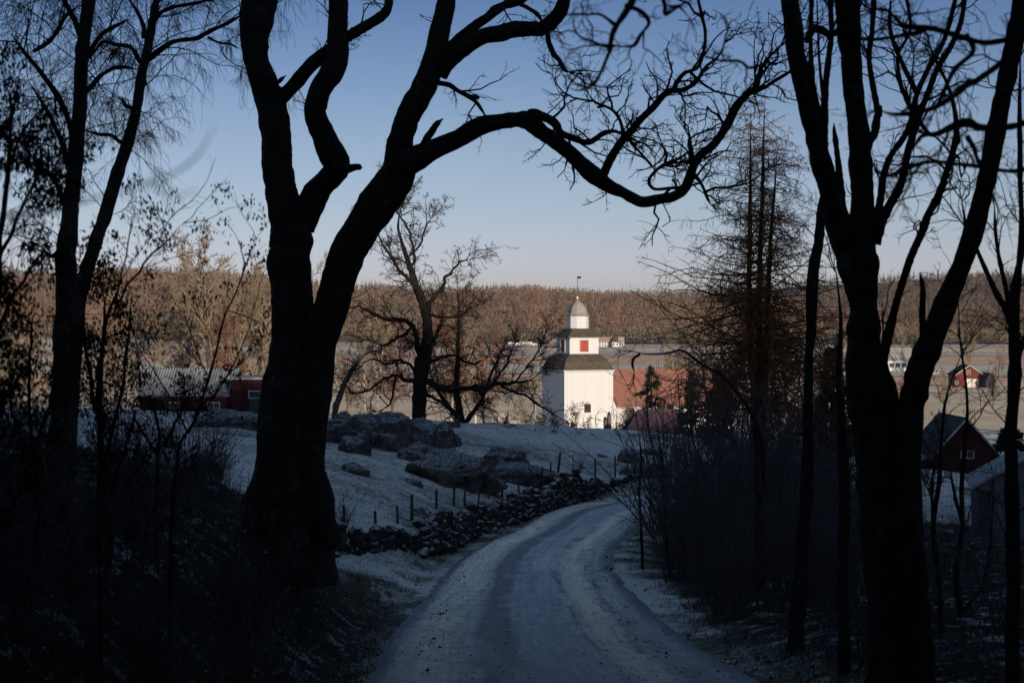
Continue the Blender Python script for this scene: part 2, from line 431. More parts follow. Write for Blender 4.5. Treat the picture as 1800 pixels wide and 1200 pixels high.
at = N(t, 'ShaderNodeAttribute', attribute_name='mask'); sp = N(t, 'ShaderNodeSeparateColor'); t.links.new(at.outputs['Color'], sp.inputs[0])
geo = N(t, 'ShaderNodeNewGeometry'); pos = geo.outputs['Position']
n1 = noise_out(t, 2.6, 8, .75); n2 = noise_out(t, .35, 6, .6); n3 = noise_out(t, 9., 5, .7)
grass = ramp(t, n1, [(.3, (.045, .05, .035)), (.7, (.17, .17, .125))])
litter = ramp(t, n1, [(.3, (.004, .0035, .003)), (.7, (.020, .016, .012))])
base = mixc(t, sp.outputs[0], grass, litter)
fr = mth(t, 'ADD', mth(t, 'ADD', mth(t, 'MULTIPLY', n1, .8), mth(t, 'MULTIPLY', n3, .5)), mth(t, 'MULTIPLY', n2, .3))
fr = mth(t, 'ADD', fr, mth(t, 'SUBTRACT', sp.outputs[2], 1.33))
fm = N(t, 'ShaderNodeMapRange'); fm.inputs[1].default_value = -.12; fm.inputs[2].default_value = .10; t.links.new(fr, fm.inputs[0])
frostc = ramp(t, n3, [(.3, (.46, .46, .45)), (.7, (.76, .76, .74))])
pt_ = ramp(t, noise_out(t, 1.5, 9, .78, dist=.2), [(.53, (0, 0, 0)), (.60, (1, 1, 1))])
ns_ = N(t, 'ShaderNodeSeparateXYZ'); t.links.new(geo.outputs['Normal'], ns_.inputs[0]); sl_ = N(t, 'ShaderNodeMapRange'); sl_.inputs[1].default_value = .62; sl_.inputs[2].default_value = .88; t.links.new(ns_.outputs[2], sl_.inputs[0])   # rime lies on the flatter ground, steep cuts stay bare
pt_ = mth(t, 'MULTIPLY', pt_, sl_.outputs[0])
near = mixc(t, mth(t, 'MULTIPLY', fm.outputs[0], mth(t, 'ADD', mth(t, 'MULTIPLY', sl_.outputs[0], .7), .3)), base, frostc)
near = mixc(t, mth(t, 'MULTIPLY', mth(t, 'MULTIPLY', pt_, sp.outputs[0]), .85), near, (.50, .52, .55))
sy = N(t, 'ShaderNodeSeparateXYZ'); t.links.new(pos, sy.inputs[0])
fy = mth(t, 'ADD', sy.outputs[1], mth(t, 'MULTIPLY', sy.outputs[0], .12))
mr = N(t, 'ShaderNodeMapRange'); mr.inputs[1].default_value = 0; mr.inputs[2].default_value = 1700; t.links.new(fy, mr.inputs[0])
bei, pnk, gry, gra, drk = (.84, .63, .42), (.80, .48, .32), (.74, .63, .46), (.80, .63, .42), (.30, .25, .17)
S_ = lambda y: y / 1700
bands = ramp(t, mr.outputs[0], [(0, gry), (S_(300), bei), (S_(372), gra), (S_(420), bei), (S_(452), drk), (S_(460), bei), (S_(540), pnk), (S_(600), drk), (S_(612), gry), (S_(700), gry), (S_(780), drk), (S_(790), pnk), (S_(905), pnk), (S_(985), drk), (S_(1005), (.62, .52, .43)), (S_(1150), bei), (S_(1300), (.60, .50, .40)), (1., (.52, .43, .33))], 'CONSTANT')
fl = mixc(t, 1., bands, ramp(t, noise_out(t, .05, 8, .65), [(.3, (.72, .72, .72)), (.7, (1.15, 1.15, 1.15))]), 'MULTIPLY')
c2 = mixc(t, sp.outputs[1], near, fl)
c3 = mixc(t, at.outputs['Alpha'], c2, (.07, .05, .035))
t.links.new(c3, b.inputs['Base Color'])
bump(t, b, mth(t, 'ADD', n1, mth(t, 'MULTIPLY', n3, .4)), 1., .16)
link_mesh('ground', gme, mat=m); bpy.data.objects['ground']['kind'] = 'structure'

# ------------------------------------------------------------------ road sheet with ruts
rc = RC[(RC[:, 1] > -20)]
cum = np.concatenate([[0], np.cumsum(np.linalg.norm(np.diff(rc, axis=0), axis=1))])
sN = 620; ss = np.linspace(0, cum[-1], sN); ctr = np.stack([np.interp(ss, cum, rc[:, i]) for i in range(3)], 1)
tg = nrm(np.gradient(ctr[:, :2], axis=0)); nr = np.stack([tg[:, 1], -tg[:, 0]], 1)
us = np.linspace(-2.2, 2.2, 46)
edge = .22 * np.stack([vnoise(ss, ss * 0 + 3, 1.3), vnoise(ss, ss * 0 + 9, 1.1)], 1)
wsc = (1 + .20 * (1 - sstep(22, 46, ctr[:, 1])))[:, None]; UU = np.tile(us, (sN, 1)) * wsc; UU[:, :8] += edge[:, :1]; UU[:, -8:] += edge[:, 1:]
hh = -.035 * np.exp(-((UU / wsc + 1.3) / .3) ** 2) - .035 * np.exp(-((UU / wsc - 1.0) / .3) ** 2) + .03 * np.exp(-(UU / .4) ** 2) - .14 * sstep(1.85, 2.3, np.abs(UU / wsc)) 
PX = ctr[:, None, 0] + nr[:, None, 0] * UU; PY = ctr[:, None, 1] + nr[:, None, 1] * UU
hh += .004 * vnoise(PX, PY, .5) + .004 * vnoise(PX, PY, .17, 3)
V = np.stack([PX, PY, ctr[:, None, 2] + hh], -1).reshape(-1, 3)
ii = (np.arange(sN - 1)[:, None] * 46 + np.arange(45)[None]).ravel()
rme = np_mesh('road', V, np.stack([ii, ii + 1, ii + 47, ii + 46], 1))
vcol(rme, np.stack([((UU / wsc).ravel() + 3) / 6, (np.tile(ss[:, None], (1, 46)).ravel() / 200), 0 * UU.ravel()], 1), 'uvw')
m, t, b = new_mat('icy_gravel_road'); b.inputs['Roughness'].default_value = .55
at = N(t, 'ShaderNodeAttribute', attribute_name='uvw'); sp = N(t, 'ShaderNodeSeparateColor'); t.links.new(at.outputs['Color'], sp.inputs[0])
cb = N(t, 'ShaderNodeCombineXYZ'); t.links.new(mth(t, 'MULTIPLY', sp.outputs[0], 6.), cb.inputs[0]); t.links.new(mth(t, 'MULTIPLY', sp.outputs[1], 9.), cb.inputs[1])
cb2 = N(t, 'ShaderNodeCombineXYZ'); t.links.new(mth(t, 'MULTIPLY', sp.outputs[0], 60.), cb2.inputs[0]); t.links.new(mth(t, 'MULTIPLY', sp.outputs[1], 60.), cb2.inputs[1])
streak2 = noise_out(t, 1.0, 9, .75, coord=cb2.outputs[0], dist=.25)
streak = noise_out(t, 2.2, 9, .72, coord=cb.outputs[0], dist=.4)
nn = noise_out(t, 1.4, 9, .72); ng = noise_out(t, 26, 4, .8)
col = ramp(t, streak, [(.32, (.14, .145, .16)), (.5, (.25, .26, .285)), (.68, (.38, .395, .42))])
track = ramp(t, mth(t, 'ADD', sp.outputs[0], mth(t, 'MULTIPLY', mth(t, 'SUBTRACT', noise_out(t, .25, 3, .5), .5), .05)), [(.0, (.0,) * 3), (.17, (.0,) * 3), (.215, (.85,) * 3), (.28, (1,) * 3), (.33, (.5,) * 3), (.37, (.0,) * 3), (.58, (.0,) * 3), (.635, (.75,) * 3), (.675, (1,) * 3), (.72, (.55,) * 3), (.77, (.05,) * 3), (1., (.0,) * 3)])
band = ramp(t, sp.outputs[0], [(0., (1.6,) * 3), (.145, (1.25,) * 3), (.175, (.7,) * 3), (.21, (.05,) * 3), (.33, (.25,) * 3), (.375, (1,) * 3), (.42, (.8,) * 3), (.46, (.3,) * 3), (.58, (.25,) * 3), (.61, (.5,) * 3), (.66, (.0,) * 3), (.73, (.55,) * 3), (.78, (.3,) * 3), (.82, (.8,) * 3), (.86, (1.3,) * 3), (1., (1.6,) * 3)])
tn = mth(t, 'MULTIPLY', track, ramp(t, nn, [(.28, (.2,) * 3), (.5, (1,) * 3)]))
tan = ramp(t, streak, [(.35, (.38, .34, .28)), (.65, (.66, .59, .48))])
col = mixc(t, tn, col, tan)
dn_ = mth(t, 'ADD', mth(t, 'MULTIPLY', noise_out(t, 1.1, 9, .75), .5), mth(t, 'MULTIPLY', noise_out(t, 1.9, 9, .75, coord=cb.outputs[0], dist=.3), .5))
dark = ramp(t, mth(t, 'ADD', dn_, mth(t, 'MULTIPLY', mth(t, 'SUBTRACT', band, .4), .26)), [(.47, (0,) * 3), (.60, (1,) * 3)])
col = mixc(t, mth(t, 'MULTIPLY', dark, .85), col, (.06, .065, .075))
col = mixc(t, ramp(t, ng, [(.66, (0,) * 3), (.72, (.8,) * 3)]), col, (.05, .05, .055))
col = mixc(t, 1., col, ramp(t, streak2, [(.32, (.62, .62, .62)), (.66, (1.3, 1.3, 1.3))]), 'MULTIPLY')
col = mixc(t, 1., col, ramp(t, noise_out(t, 7., 8, .8), [(.34, (.6, .6, .6)), (.62, (1.2, 1.2, 1.2))]), 'MULTIPLY')
# colour darkened towards the camera for canopy shade and vignette; more gravel shows there
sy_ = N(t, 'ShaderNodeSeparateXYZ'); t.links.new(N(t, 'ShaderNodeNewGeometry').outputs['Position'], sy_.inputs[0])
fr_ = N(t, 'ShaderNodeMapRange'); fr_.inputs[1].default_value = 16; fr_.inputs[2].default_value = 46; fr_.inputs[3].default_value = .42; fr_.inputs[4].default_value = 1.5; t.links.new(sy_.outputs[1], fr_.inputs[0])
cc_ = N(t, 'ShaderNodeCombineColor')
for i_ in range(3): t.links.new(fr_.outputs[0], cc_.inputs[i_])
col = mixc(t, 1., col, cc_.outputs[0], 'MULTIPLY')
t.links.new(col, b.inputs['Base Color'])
t.links.new(ramp(t, streak, [(.3, (.45,) * 3), (.7, (.85,) * 3)]), b.inputs['Roughness'])
bump(t, b, mth(t, 'ADD', mth(t, 'ADD', streak, nn), mth(t, 'MULTIPLY', ng, .5)), .6, .05)
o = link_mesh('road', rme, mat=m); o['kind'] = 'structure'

# ------------------------------------------------------------------ far forest on the hill (reads as one mass)
def forest(name, n, area, hgt, kind, rng, tint):
    x = rng.uniform(area[0], area[1], n); y = rng.uniform(area[2], area[3], n)
    return x, y
def crowns(x, y, z, H, W, col, rng, k, up=.35, size=.16, conif=False, trunk=None):
    n = len(x)
    if conif:
        t_ = rng.uniform(0, 1, (n, k)) ** .8; a = rng.uniform(0, 2 * math.pi, (n, k)); rr = (1 - t_) * W[:, None] * rng.uniform(.75, 1.1, (n, k))
        c = np.stack([x[:, None] + rr * np.cos(a), y[:, None] + rr * np.sin(a), z[:, None] + H[:, None] * (.05 + .95 * t_)], -1)
        c0 = np.stack([x[:, None] + 0 * rr, y[:, None] + 0 * rr, z[:, None] + H[:, None] * (.12 + .95 * t_)], -1)
        sd_ = np.stack([-np.sin(a), np.cos(a), 0 * a], -1) * (W[:, None, None] * .45)
        tri = np.stack([c - sd_ * (1 - t_)[..., None], c + sd_ * (1 - t_)[..., None], c0], 2)
    else:
        d = nrm(rng.standard_normal((n, k, 3))); rr = rng.uniform(.25, 1., (n, k, 1)) ** .5
        c = np.stack([x, y, z + H * (.5 + up * .3)], -1)[:, None, :] + d * rr * np.stack([W, W, H * .48], -1)[:, None, :]
        s = (H * size)[:, None, None]
        o1 = nrm(rng.standard_normal((n, k, 3)) + d * .8 + np.array([0, 0, .8])) * s * 1.5
        o2 = nrm(rng.standard_normal((n, k, 3))) * s * .42
        tri = np.stack([c - o2, c + o2, c + o1], 2)
    V = tri.reshape(-1, 3)
    F_ = np.arange(len(V)).reshape(-1, 3)
    cc = np.repeat(col, k * 3, axis=0)
    if trunk is not None:
        w_ = W * .05 + .12
        p = np.stack([x, y, z], -1); tp = np.stack([x + rng.normal(0, .4, n), y, z + H * .9], -1)
        q = np.stack([p + np.stack([-w_, 0 * w_, 0 * w_], -1), p + np.stack([w_, 0 * w_, 0 * w_], -1), tp], 1).reshape(-1, 3)
        q2 = np.stack([p + np.stack([0 * w_, -w_, 0 * w_], -1), p + np.stack([0 * w_, w_, 0 * w_], -1), tp], 1).reshape(-1, 3)
        V = np.concatenate([V, q, q2]); F_ = np.arange(len(V)).reshape(-1, 3)
        cc = np.concatenate([cc, np.repeat(trunk, 3, axis=0), np.repeat(trunk, 3, axis=0)])
    return V, F_, cc
rng = np.random.default_rng(11)
def hill_pts(n, y0, y1, xr=.36):
    y = y0 + (y1 - y0) * rng.uniform(0, 1, n) ; x = rng.uniform(-xr, xr, n) * y; return x, y
n = 15000
x, y = hill_pts(n, 1590, 2780); kk = y < 2540 + 110 * vnoise(x, y, 60); x, y = x[kk], y[kk]; n = len(x); z = ground_z(x, y, False); H = rng.uniform(7, 17, n); W = H * rng.uniform(.28, .5, n)
warm = np.clip(.5 + .6 * vnoise(x, y, 70, 5) + .3 * vnoise(x, y, 23, 8), 0, 1)
c1, c2_ = np.array([.185, .100, .066]), np.array([.115, .088, .064])
col = c1 * warm[:, None] + c2_ * (1 - warm[:, None]); col = col * (1 + .28 * vnoise(x, y, 38, 3))[:, None] * rng.uniform(.6, 1.4, (n, 1)) * (1 + .06 * rng.standard_normal((n, 3)))
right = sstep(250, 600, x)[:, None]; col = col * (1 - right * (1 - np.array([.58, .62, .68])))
tr = np.tile(np.array([.30, .25, .20]), (n, 1)) * rng.uniform(.5, 1.2, (n, 1))
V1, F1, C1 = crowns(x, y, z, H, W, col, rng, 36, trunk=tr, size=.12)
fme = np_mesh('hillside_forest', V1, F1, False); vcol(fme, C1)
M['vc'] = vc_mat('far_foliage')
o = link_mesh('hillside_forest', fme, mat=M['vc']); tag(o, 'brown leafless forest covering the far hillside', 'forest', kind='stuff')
# conifers on the crest and in patches
n = 11000
x, y = hill_pts(n, 1650, 2950); px_ = x / y * F + 900
keep = (y > 2480 + 110 * vnoise(x, y, 60)) & (rng.uniform(0, 1, n) < .8) | (np.abs(y - 2150 - .15 * x) < 60) & (np.abs(px_ - 890) < 55) & (rng.uniform(0, 1, n) < .7) | ((px_ > 1420) & (vnoise(x, y, 80, 3) > .15) & (y > 1900)) | (rng.uniform(0, 1, n) < .02)
x, y = x[keep], y[keep]; n = len(x); z = ground_z(x, y, False); H = rng.uniform(10, 19, n); W = H * rng.uniform(.16, .24, n)
col = np.tile(np.array([.040, .045, .028]), (n, 1)) * rng.uniform(.6, 1.5, (n, 1))
V1, F1, C1 = crowns(x, y, z, H, W, col, rng, 26, conif=True)
cme = np_mesh('hillside_conifers', V1, F1, False); vcol(cme, C1)
o = link_mesh('conifer_wood', cme, mat=M['vc']); tag(o, 'dark conifers along the crest and in patches of the far hill', 'forest', kind='stuff')
# scrub and field edges on the valley floor
n = 1300
x = rng.uniform(-420, 520, n); y = np.where(rng.uniform(0, 1, n) < .6, rng.normal(1545, 22, n), rng.choice([452, 604, 988], n) + rng.normal(0, 4, n)) - .12 * np.where(rng.uniform(0, 1, n) < 2, x, 0)
y = np.where(y > 1400, y + .12 * x, y)
kp = (y > 1400) | (rng.uniform(0, 1, n) < .8); kp &= ~((y < 1400) & (np.abs(x / y * F - 120) < 330) & (rng.uniform(0, 1, n) < .85))
hx = (rng.uniform(735, 942, 260) - 900) / F * 462; x = np.r_[x[kp], hx]; y = np.r_[y[kp], 462 + rng.normal(0, 5, 260) - .12 * hx]; n = len(x)
z = ground_z(x, y, False); H = np.where(y > 1400, rng.uniform(6, 15, n), rng.uniform(1.2, 3.2, n)); W = H * rng.uniform(.45, .7, n)
col = np.tile(np.array([.16, .125, .085]), (n, 1)) * rng.uniform(.5, 1.3, (n, 1))
V1, F1, C1 = crowns(x, y, z, H, W, col, rng, 60, size=.12)
sme = np_mesh('field_scrub', V1, F1, False); vcol(sme, C1)
o = link_mesh('field_scrub', sme, mat=M['vc']); tag(o, 'low brown scrub along field edges and ditches of the valley', 'scrub', kind='stuff')
# ------------------------------------------------------------------ mesh builders for built things
class MB:
    def __init__(s): s.v = []; s.f = []
    def add(s, v, f):
        o = len(s.v); s.v += [tuple(a) for a in v]; s.f += [tuple(i + o for i in q) for q in f]; return s
    def box(s, x0, x1, y0, y1, z0, z1):
        v = [(x, y, z) for z in (z0, z1) for y in (y0, y1) for x in (x0, x1)]
        return s.add(v, [(0, 2, 3, 1), (4, 5, 7, 6), (0, 1, 5, 4), (2, 6, 7, 3), (0, 4, 6, 2), (1, 3, 7, 5)])
    def loft(s, rings, cap=True):
        n = len(rings[0]); v = [p for r in rings for p in r]; f = []
        for k in range(len(rings) - 1):
            for i in range(n):
                j = (i + 1) % n; f.append((k * n + i, k * n + j, (k + 1) * n + j, (k + 1) * n + i))
        if cap: f.append(tuple(range(n))[::-1]); f.append(tuple((len(rings) - 1) * n + i for i in range(n)))
        return s.add(v, f)
    def cyl(s, x, y, z0, z1, r0, r1=None, n=10):
        r1 = r0 if r1 is None else r1
        ring = lambda r, z: [(x + r * math.cos(2 * math.pi * i / n), y + r * math.sin(2 * math.pi * i / n), z) for i in range(n)]
        return s.loft([ring(r0, z0), ring(r1, z1)])
    def tube(s, pts, r, n=6):
        V, Q = tubes(np.array([pts], float), np.array([[r] * len(pts)]), n); return s.add(V.tolist(), Q.tolist())
    def roof(s, x0, x1, y0, y1, ze, zr, th=.12, over=.3, axis='x'):
        """gable roof with thickness; ridge along axis"""
        if axis == 'x':
            ym = (y0 + y1) / 2; sl = (zr - ze) / (ym - y0); a = over
            pr = [(y0 - a, ze - sl * a), (ym, zr), (y1 + a, ze - sl * a), (y1 + a, ze - sl * a + th), (ym, zr + th * 1.4), (y0 - a, ze - sl * a + th)]
            L, Rr = [(x0 - a, p[0], p[1]) for p in pr], [(x1 + a, p[0], p[1]) for p in pr]
        else:
            xm = (x0 + x1) / 2; sl = (zr - ze) / (xm - x0); a = over
            pr = [(x0 - a, ze - sl * a), (xm, zr), (x1 + a, ze - sl * a), (x1 + a, ze - sl * a + th), (xm, zr + th * 1.4), (x0 - a, ze - sl * a + th)]
            L, Rr = [(p[0], y0 - a, p[1]) for p in pr], [(p[0], y1 + a, p[1]) for p in pr]
        v = L + Rr; f = [(i, (i + 1) % 6, 6 + (i + 1) % 6, 6 + i) for i in range(6)] + [(0, 5, 4, 1), (1, 4, 3, 2), (6, 7, 10, 11), (7, 8, 9, 10)]
        return s.add(v, f)
    def gable(s, x0, x1, y0, y1, z0, ze, zr, axis='x'):
        """walls with gable ends"""
        if axis == 'x':
            ym = (y0 + y1) / 2
            v = [(x0, y0, z0), (x1, y0, z0), (x1, y1, z0), (x0, y1, z0), (x0, y0, ze), (x1, y0, ze), (x1, y1, ze), (x0, y1, ze), (x0, ym, zr), (x1, ym, zr)]
            return s.add(v, [(0, 1, 5, 4), (2, 3, 7, 6), (1, 2, 6, 9, 5), (3, 0, 4, 8, 7)])
        xm = (x0 + x1) / 2
        v = [(x0, y0, z0), (x1, y0, z0), (x1, y1, z0), (x0, y1, z0), (x0, y0, ze), (x1, y0, ze), (x1, y1, ze), (x0, y1, ze), (xm, y0, zr), (xm, y1, zr)]
        return s.add(v, [(0, 1, 5, 8, 4), (1, 2, 6, 5), (2, 3, 7, 9, 6), (3, 0, 4, 7)])
    def build(s, name, mat, parent=None, smooth=False):
        me = bpy.data.meshes.new(name); me.from_pydata(s.v, [], s.f); me.validate(); me.materials.append(M[mat])
        if smooth: me.polygons.foreach_set('use_smooth', [True] * len(me.polygons))
        o = bpy.data.objects.new(name, me); C.objects.link(o)
        if parent: o.parent = parent
        return o

def window(parent, x, y, z, w_, h, face='-y', frame='frame', bars=(1, 1), fw=.07, glass='glass', arch=False, name='window'):
    """frame (part) with a pane (sub-part); (x,y,z) = centre on the wall face"""
    m = MB(); d = .05
    def bx(a0, a1, b0, b1, dd=d):
        if face == '-y': m.box(x + a0, x + a1, y - dd, y + .02, z + b0, z + b1)
        elif face == '-x': m.box(x - dd, x + .02, y + a0, y + a1, z + b0, z + b1)
        elif face == '+x': m.box(x - .02, x + dd, y + a0, y + a1, z + b0, z + b1)
    W2, H2 = w_ / 2, h / 2
    bx(-W2 - fw, -W2, -H2 - fw, H2 + fw); bx(W2, W2 + fw, -H2 - fw, H2 + fw)
    bx(-W2, W2, H2, H2 + fw); bx(-W2, W2, -H2 - fw, -H2)
    for k in range(bars[0]):
        c = -W2 + w_ * (k + 1) / (bars[0] + 1); bx(c - fw * .3, c + fw * .3, -H2, H2, d * .8)
    for k in range(bars[1]):
        c = -H2 + h * (k + 1) / (bars[1] + 1); bx(-W2, W2, c - fw * .25, c + fw * .25, d * .7)
    f = m.build(name, frame, parent)
    g = MB()
    if face == '-y': g.box(x - W2, x + W2, y - .015, y + .01, z - H2, z + H2)
    elif face == '-x': g.box(x - .015, x + .01, y - W2, y + W2, z - H2, z + H2)
    else: g.box(x - .01, x + .015, y - W2, y + W2, z - H2, z + H2)
    g.build('pane', glass, f)
    return f

# ------------------------------------------------------------------ the church
yaw = R(23); c0 = P(992, 750, 226)
ch = empty('church', (c0.x, c0.y, 0), yaw, 'white wooden church with shingled three-stage bell tower and red tiled nave', 'church')
W = 7.2; zb, ze, z1, z2, z3, z4, z5 = -14.6, -6.15, -3.95, -1.72, -.55, 1.15, 3.25
cx = cy = W / 2
def sq(h, z, ch_=None):
    if ch_ is None: return [(cx - h, cy - h, z), (cx + h, cy - h, z), (cx + h, cy + h, z), (cx - h, cy + h, z)]
    a = ch_
    return [(cx - a, cy - h, z), (cx + a, cy - h, z), (cx + h, cy - a, z), (cx + h, cy + a, z), (cx + a, cy + h, z), (cx - a, cy + h, z), (cx - h, cy + a, z), (cx - h, cy - a, z)]
MB().loft([sq(W / 2, zb), sq(W / 2, ze)]).build('tower_wall', 'white_boards', ch)
MB().loft([sq(W / 2 + .05, ze - .18), sq(W / 2 + .22, ze), sq(W / 2 + .2, ze + .06)]).build('cornice', 'white_plain', ch)
prof = [(.20, .061), (.04, .28), (-.14, .62), (-.30, 1.0), (-.52, 1.35), (-.82, 1.7), (-1.18, 1.98), (-1.42, z1 - ze)]
MB().loft([sq(W / 2 + a, ze + b_) for a, b_ in prof]).build('lower_roof', 'shingle', ch)
MB().loft([sq(2.13, z1 - .02), sq(2.13, z2)]).build('middle_stage', 'white_boards', ch)
MB().loft([sq(2.2, z2 - .1), sq(2.38, z2)]).build('cornice', 'white_plain', ch)
MB().loft([sq(2.55, z2 + .003), sq(2.5, z2 + .10), sq(1.9, z2 + .62), sq(1.32, z3 + .02)]).build('upper_roof', 'shingle', ch)
MB().loft([sq(1.34, z3 - .1, .72), sq(1.34, z4, .72)]).build('lantern', 'white_boards', ch)
MB().loft([sq(1.4, z4 - .05, .74), sq(1.5, z4 + .003, .8)]).build('cornice', 'white_plain', ch)
dp = [(1.62, 0), (1.50, .06), (1.30, .22), (1.18, .42), (1.12, .75), (1.02, 1.05), (.86, 1.38), (.62, 1.68), (.34, 1.9), (.12, 2.08), (.07, 2.3)]
MB().loft([sq(a, z4 + .006 + b_, a * .55) for a, b_ in dp]).build('dome', 'shingle_lead', ch)
fn = MB(); rr = [(.09, 0), (.16, .1), (.19, .2), (.12, .32), (.05, .42), (.04, .5)]
fn.loft([[(cx + r_ * math.cos(a), cy + r_ * math.sin(a), z4 + 2.25 + h_) for a in np.linspace(0, 2 * math.pi, 9)[:-1]] for r_, h_ in rr]); fn.build('finial', 'white_plain', ch)
wv = MB(); wv.cyl(cx, cy, z4 + 2.7, z4 + 5.35, .035, n=6); wr = wv.build('weathervane', 'metal', ch)
MB().add([(cx, cy, z4 + 5.35), (cx + .75, cy + .3, z4 + 5.35), (cx + .6, cy + .24, z4 + 5.2), (cx + .75, cy + .3, z4 + 5.05), (cx, cy, z4 + 5.05)] + [(cx, cy + .03, z4 + 5.35), (cx + .75, cy + .33, z4 + 5.35), (cx + .6, cy + .27, z4 + 5.2), (cx + .75, cy + .33, z4 + 5.05), (cx, cy + .03, z4 + 5.05)], [(0, 1, 2, 3, 4), (9, 8, 7, 6, 5), (0, 5, 6, 1), (1, 6, 7, 2), (2, 7, 8, 3), (3, 8, 9, 4)]).build('vane_flag', 'metal', wr)
zc = (z1 + z2) / 2 - .05
def shutter(face):
    m = MB(); h, w_ = .78, .62
    for k in range(5):
        a = -w_ + 2 * w_ * k / 5 + .012; b_ = -w_ + 2 * w_ * (k + 1) / 5 - .012
        if face == 'f': m.box(cx + a, cx + b_, cy - 2.13 - .05, cy - 2.13 + .02, zc - h, zc + h)
        else: m.box(cx - 2.13 - .05, cx - 2.13 + .02, cy + a, cy + b_, zc - h, zc + h)
    o = m.build('shutter', 'red_shutter', ch)
    for s_ in (-1, 1):
        fr = MB()
        if face == 'f': fr.box(cx + s_ * (w_ + .05) - .05, cx + s_ * (w_ + .05) + .05, cy - 2.13 - .07, cy - 2.11, zc - h - .1, zc + h + .1)
        else: fr.box(cx - 2.13 - .07, cx - 2.11, cy + s_ * (w_ + .05) - .05, cy + s_ * (w_ + .05) + .05, zc - h - .1, zc + h + .1)
        fr.build('shutter_frame', 'white_plain', o)
shutter('f'); shutter('l')
window(ch, 3.4, 0, -11.15, .75, .95, frame='redframe', bars=(1, 2), fw=.10)
# nave
NL = 20.0; nx0, ny0, ny1, nze, nzr = 7.25, .35, 9.4, -10.85, -6.35
MB().gable(nx0 - .3, nx0 + NL, ny0, ny1, -15.5, nze, nzr - .05, 'x').build('nave_wall', 'white_plain', ch)
MB().roof(nx0 - .2, nx0 + NL, ny0, ny1, nze, nzr, .14, .35, 'x').build('nave_roof', 'tile_red', ch)
tl = MB(); sl = (nzr - nze) / ((ny1 - ny0) / 2)
for k in range(17):           # the courses of tiles show as thin shadow steps
    y_ = ny0 - .33 + k * .29; z_ = nze + (y_ - ny0) * sl + .175
    tl.add([(nx0 - .5, y_, z_), (nx0 + NL + .33, y_, z_), (nx0 + NL + .33, y_ + .27, z_ + .27 * sl - .035), (nx0 - .5, y_ + .27, z_ + .27 * sl - .035), (nx0 - .5, y_, z_ - .06), (nx0 + NL + .33, y_, z_ - .06)], [(0, 1, 2, 3), (0, 4, 5, 1)])
tl.build('tile_courses', 'tile_red', ch)['kind'] = 'stuff'
MB().box(nx0 - .05, nx0 + NL + .2, ny0 - .42, ny0 - .30, nze - .34, nze - .24).build('gutter', 'zinc', ch)
pg = MB(); pg.tube([(nx0 + .15, ny0 - .36, nze - .3), (nx0 + .10, ny0 - .25, nze - .6), (nx0 + .02, ny0 - .12, nze - 1.0), (nx0 + .02, ny0 - .12, -15)], .06); pg.build('downpipe', 'zinc', ch)
MB().add([(nx0 - .2, -.12, nze - .5), (nx0 + .45, -.12, nze - .5), (nx0 - .1, -.12, nze + .75), (nx0 - .2, .1, nze - .5), (nx0 + .45, .1, nze - .5), (nx0 - .1, .1, nze + .75)], [(0, 1, 2), (5, 4, 3), (0, 3, 4, 1), (1, 4, 5, 2), (2, 5, 3, 0)]).build('eave_end', 'white_plain', ch)
for x_ in (nx0 + 2.7, nx0 + 7.4, nx0 + 12.1, nx0 + 16.8):
    a = MB(); pts = [(-.72, -1.1), (.72, -1.1), (.72, .7), (.5, 1.12), (0, 1.3), (-.5, 1.12), (-.72, .7)]
    a.loft([[(x_ + p, ny0 - .05, -12.35 + q) for p, q in pts], [(x_ + p, ny0 + .02, -12.35 + q) for p, q in pts]]); fr = a.build('window', 'redframe', ch)
    for k in range(2):
        for j in range(3):
            MB().box(x_ - .6 + k * .62, x_ - .02 + k * .62, ny0 - .065, ny0 - .052, -13.35 + j * .72, -12.73 + j * .72).build('pane', 'glass', fr)

# ------------------------------------------------------------------ churchyard
def grave(px, py_top, d, w_, kind, label, mat='stone'):
    p = PG(px, d); h = max(.4, (HOR - py_top) / F * d - p.z)
    o = empty('gravestone' if kind != 'obelisk' else 'grave_obelisk', tuple(p), R(20), label, 'gravestone', 'gravestones in the churchyard')
    base = MB().box(-w_ * .75, w_ * .75, -.28, .28, -.4, h * .12).build('plinth', mat, o)
    m = MB(); hw = w_ / 2
    if kind == 'obelisk':
        m.loft([[(a * s_, b_ * s_, z_) for a, b_ in ((-1, -1), (1, -1), (1, 1), (-1, 1))] for s_, z_ in ((hw, h * .12), (hw * .62, h * .88), (.02, h))]); m.build('shaft', mat, o)
    elif kind == 'cross':
        m.box(-hw * .25, hw * .25, -.08, .08, h * .12, h); m.box(-hw, hw, -.07, .07, h * .68, h * .8); m.build('cross', mat, o)
    else:
        pr = [(-hw, h * .12), (hw, h * .12), (hw, h * .8), (hw * .7, h * .95), (0, h), (-hw * .7, h * .95), (-hw, h * .8)]
        m.loft([[(a, -.1, z_) for a, z_ in pr], [(a, .1, z_) for a, z_ in pr]]); m.build('slab', mat, o)
    return o
grave(1070.5, 723, 214, .55, 'obelisk', 'tall tapering dark obelisk before the white church wall, right of a rounded stone', 'stone_dark')
grave(1064, 732, 214, .42, 'slab', 'narrow dark rounded gravestone just left of the tall obelisk', 'stone_dark')
grave(996.5, 739, 212, .5, 'slab', 'small dark gravestone at the left corner of the white tower front', 'stone_dark')
grave(1007, 741, 212, .45, 'slab', 'low dark gravestone between the bare shrub and the tower corner', 'stone_dark')
grave(1087, 741, 211, .7, 'slab', 'low brownish gravestone right of the tall obelisk near the downpipe', 'stone')
grave(1093, 745, 209, .6, 'slab', 'very low dark stone beside the brownish gravestone right of the obelisk', 'stone_dark')
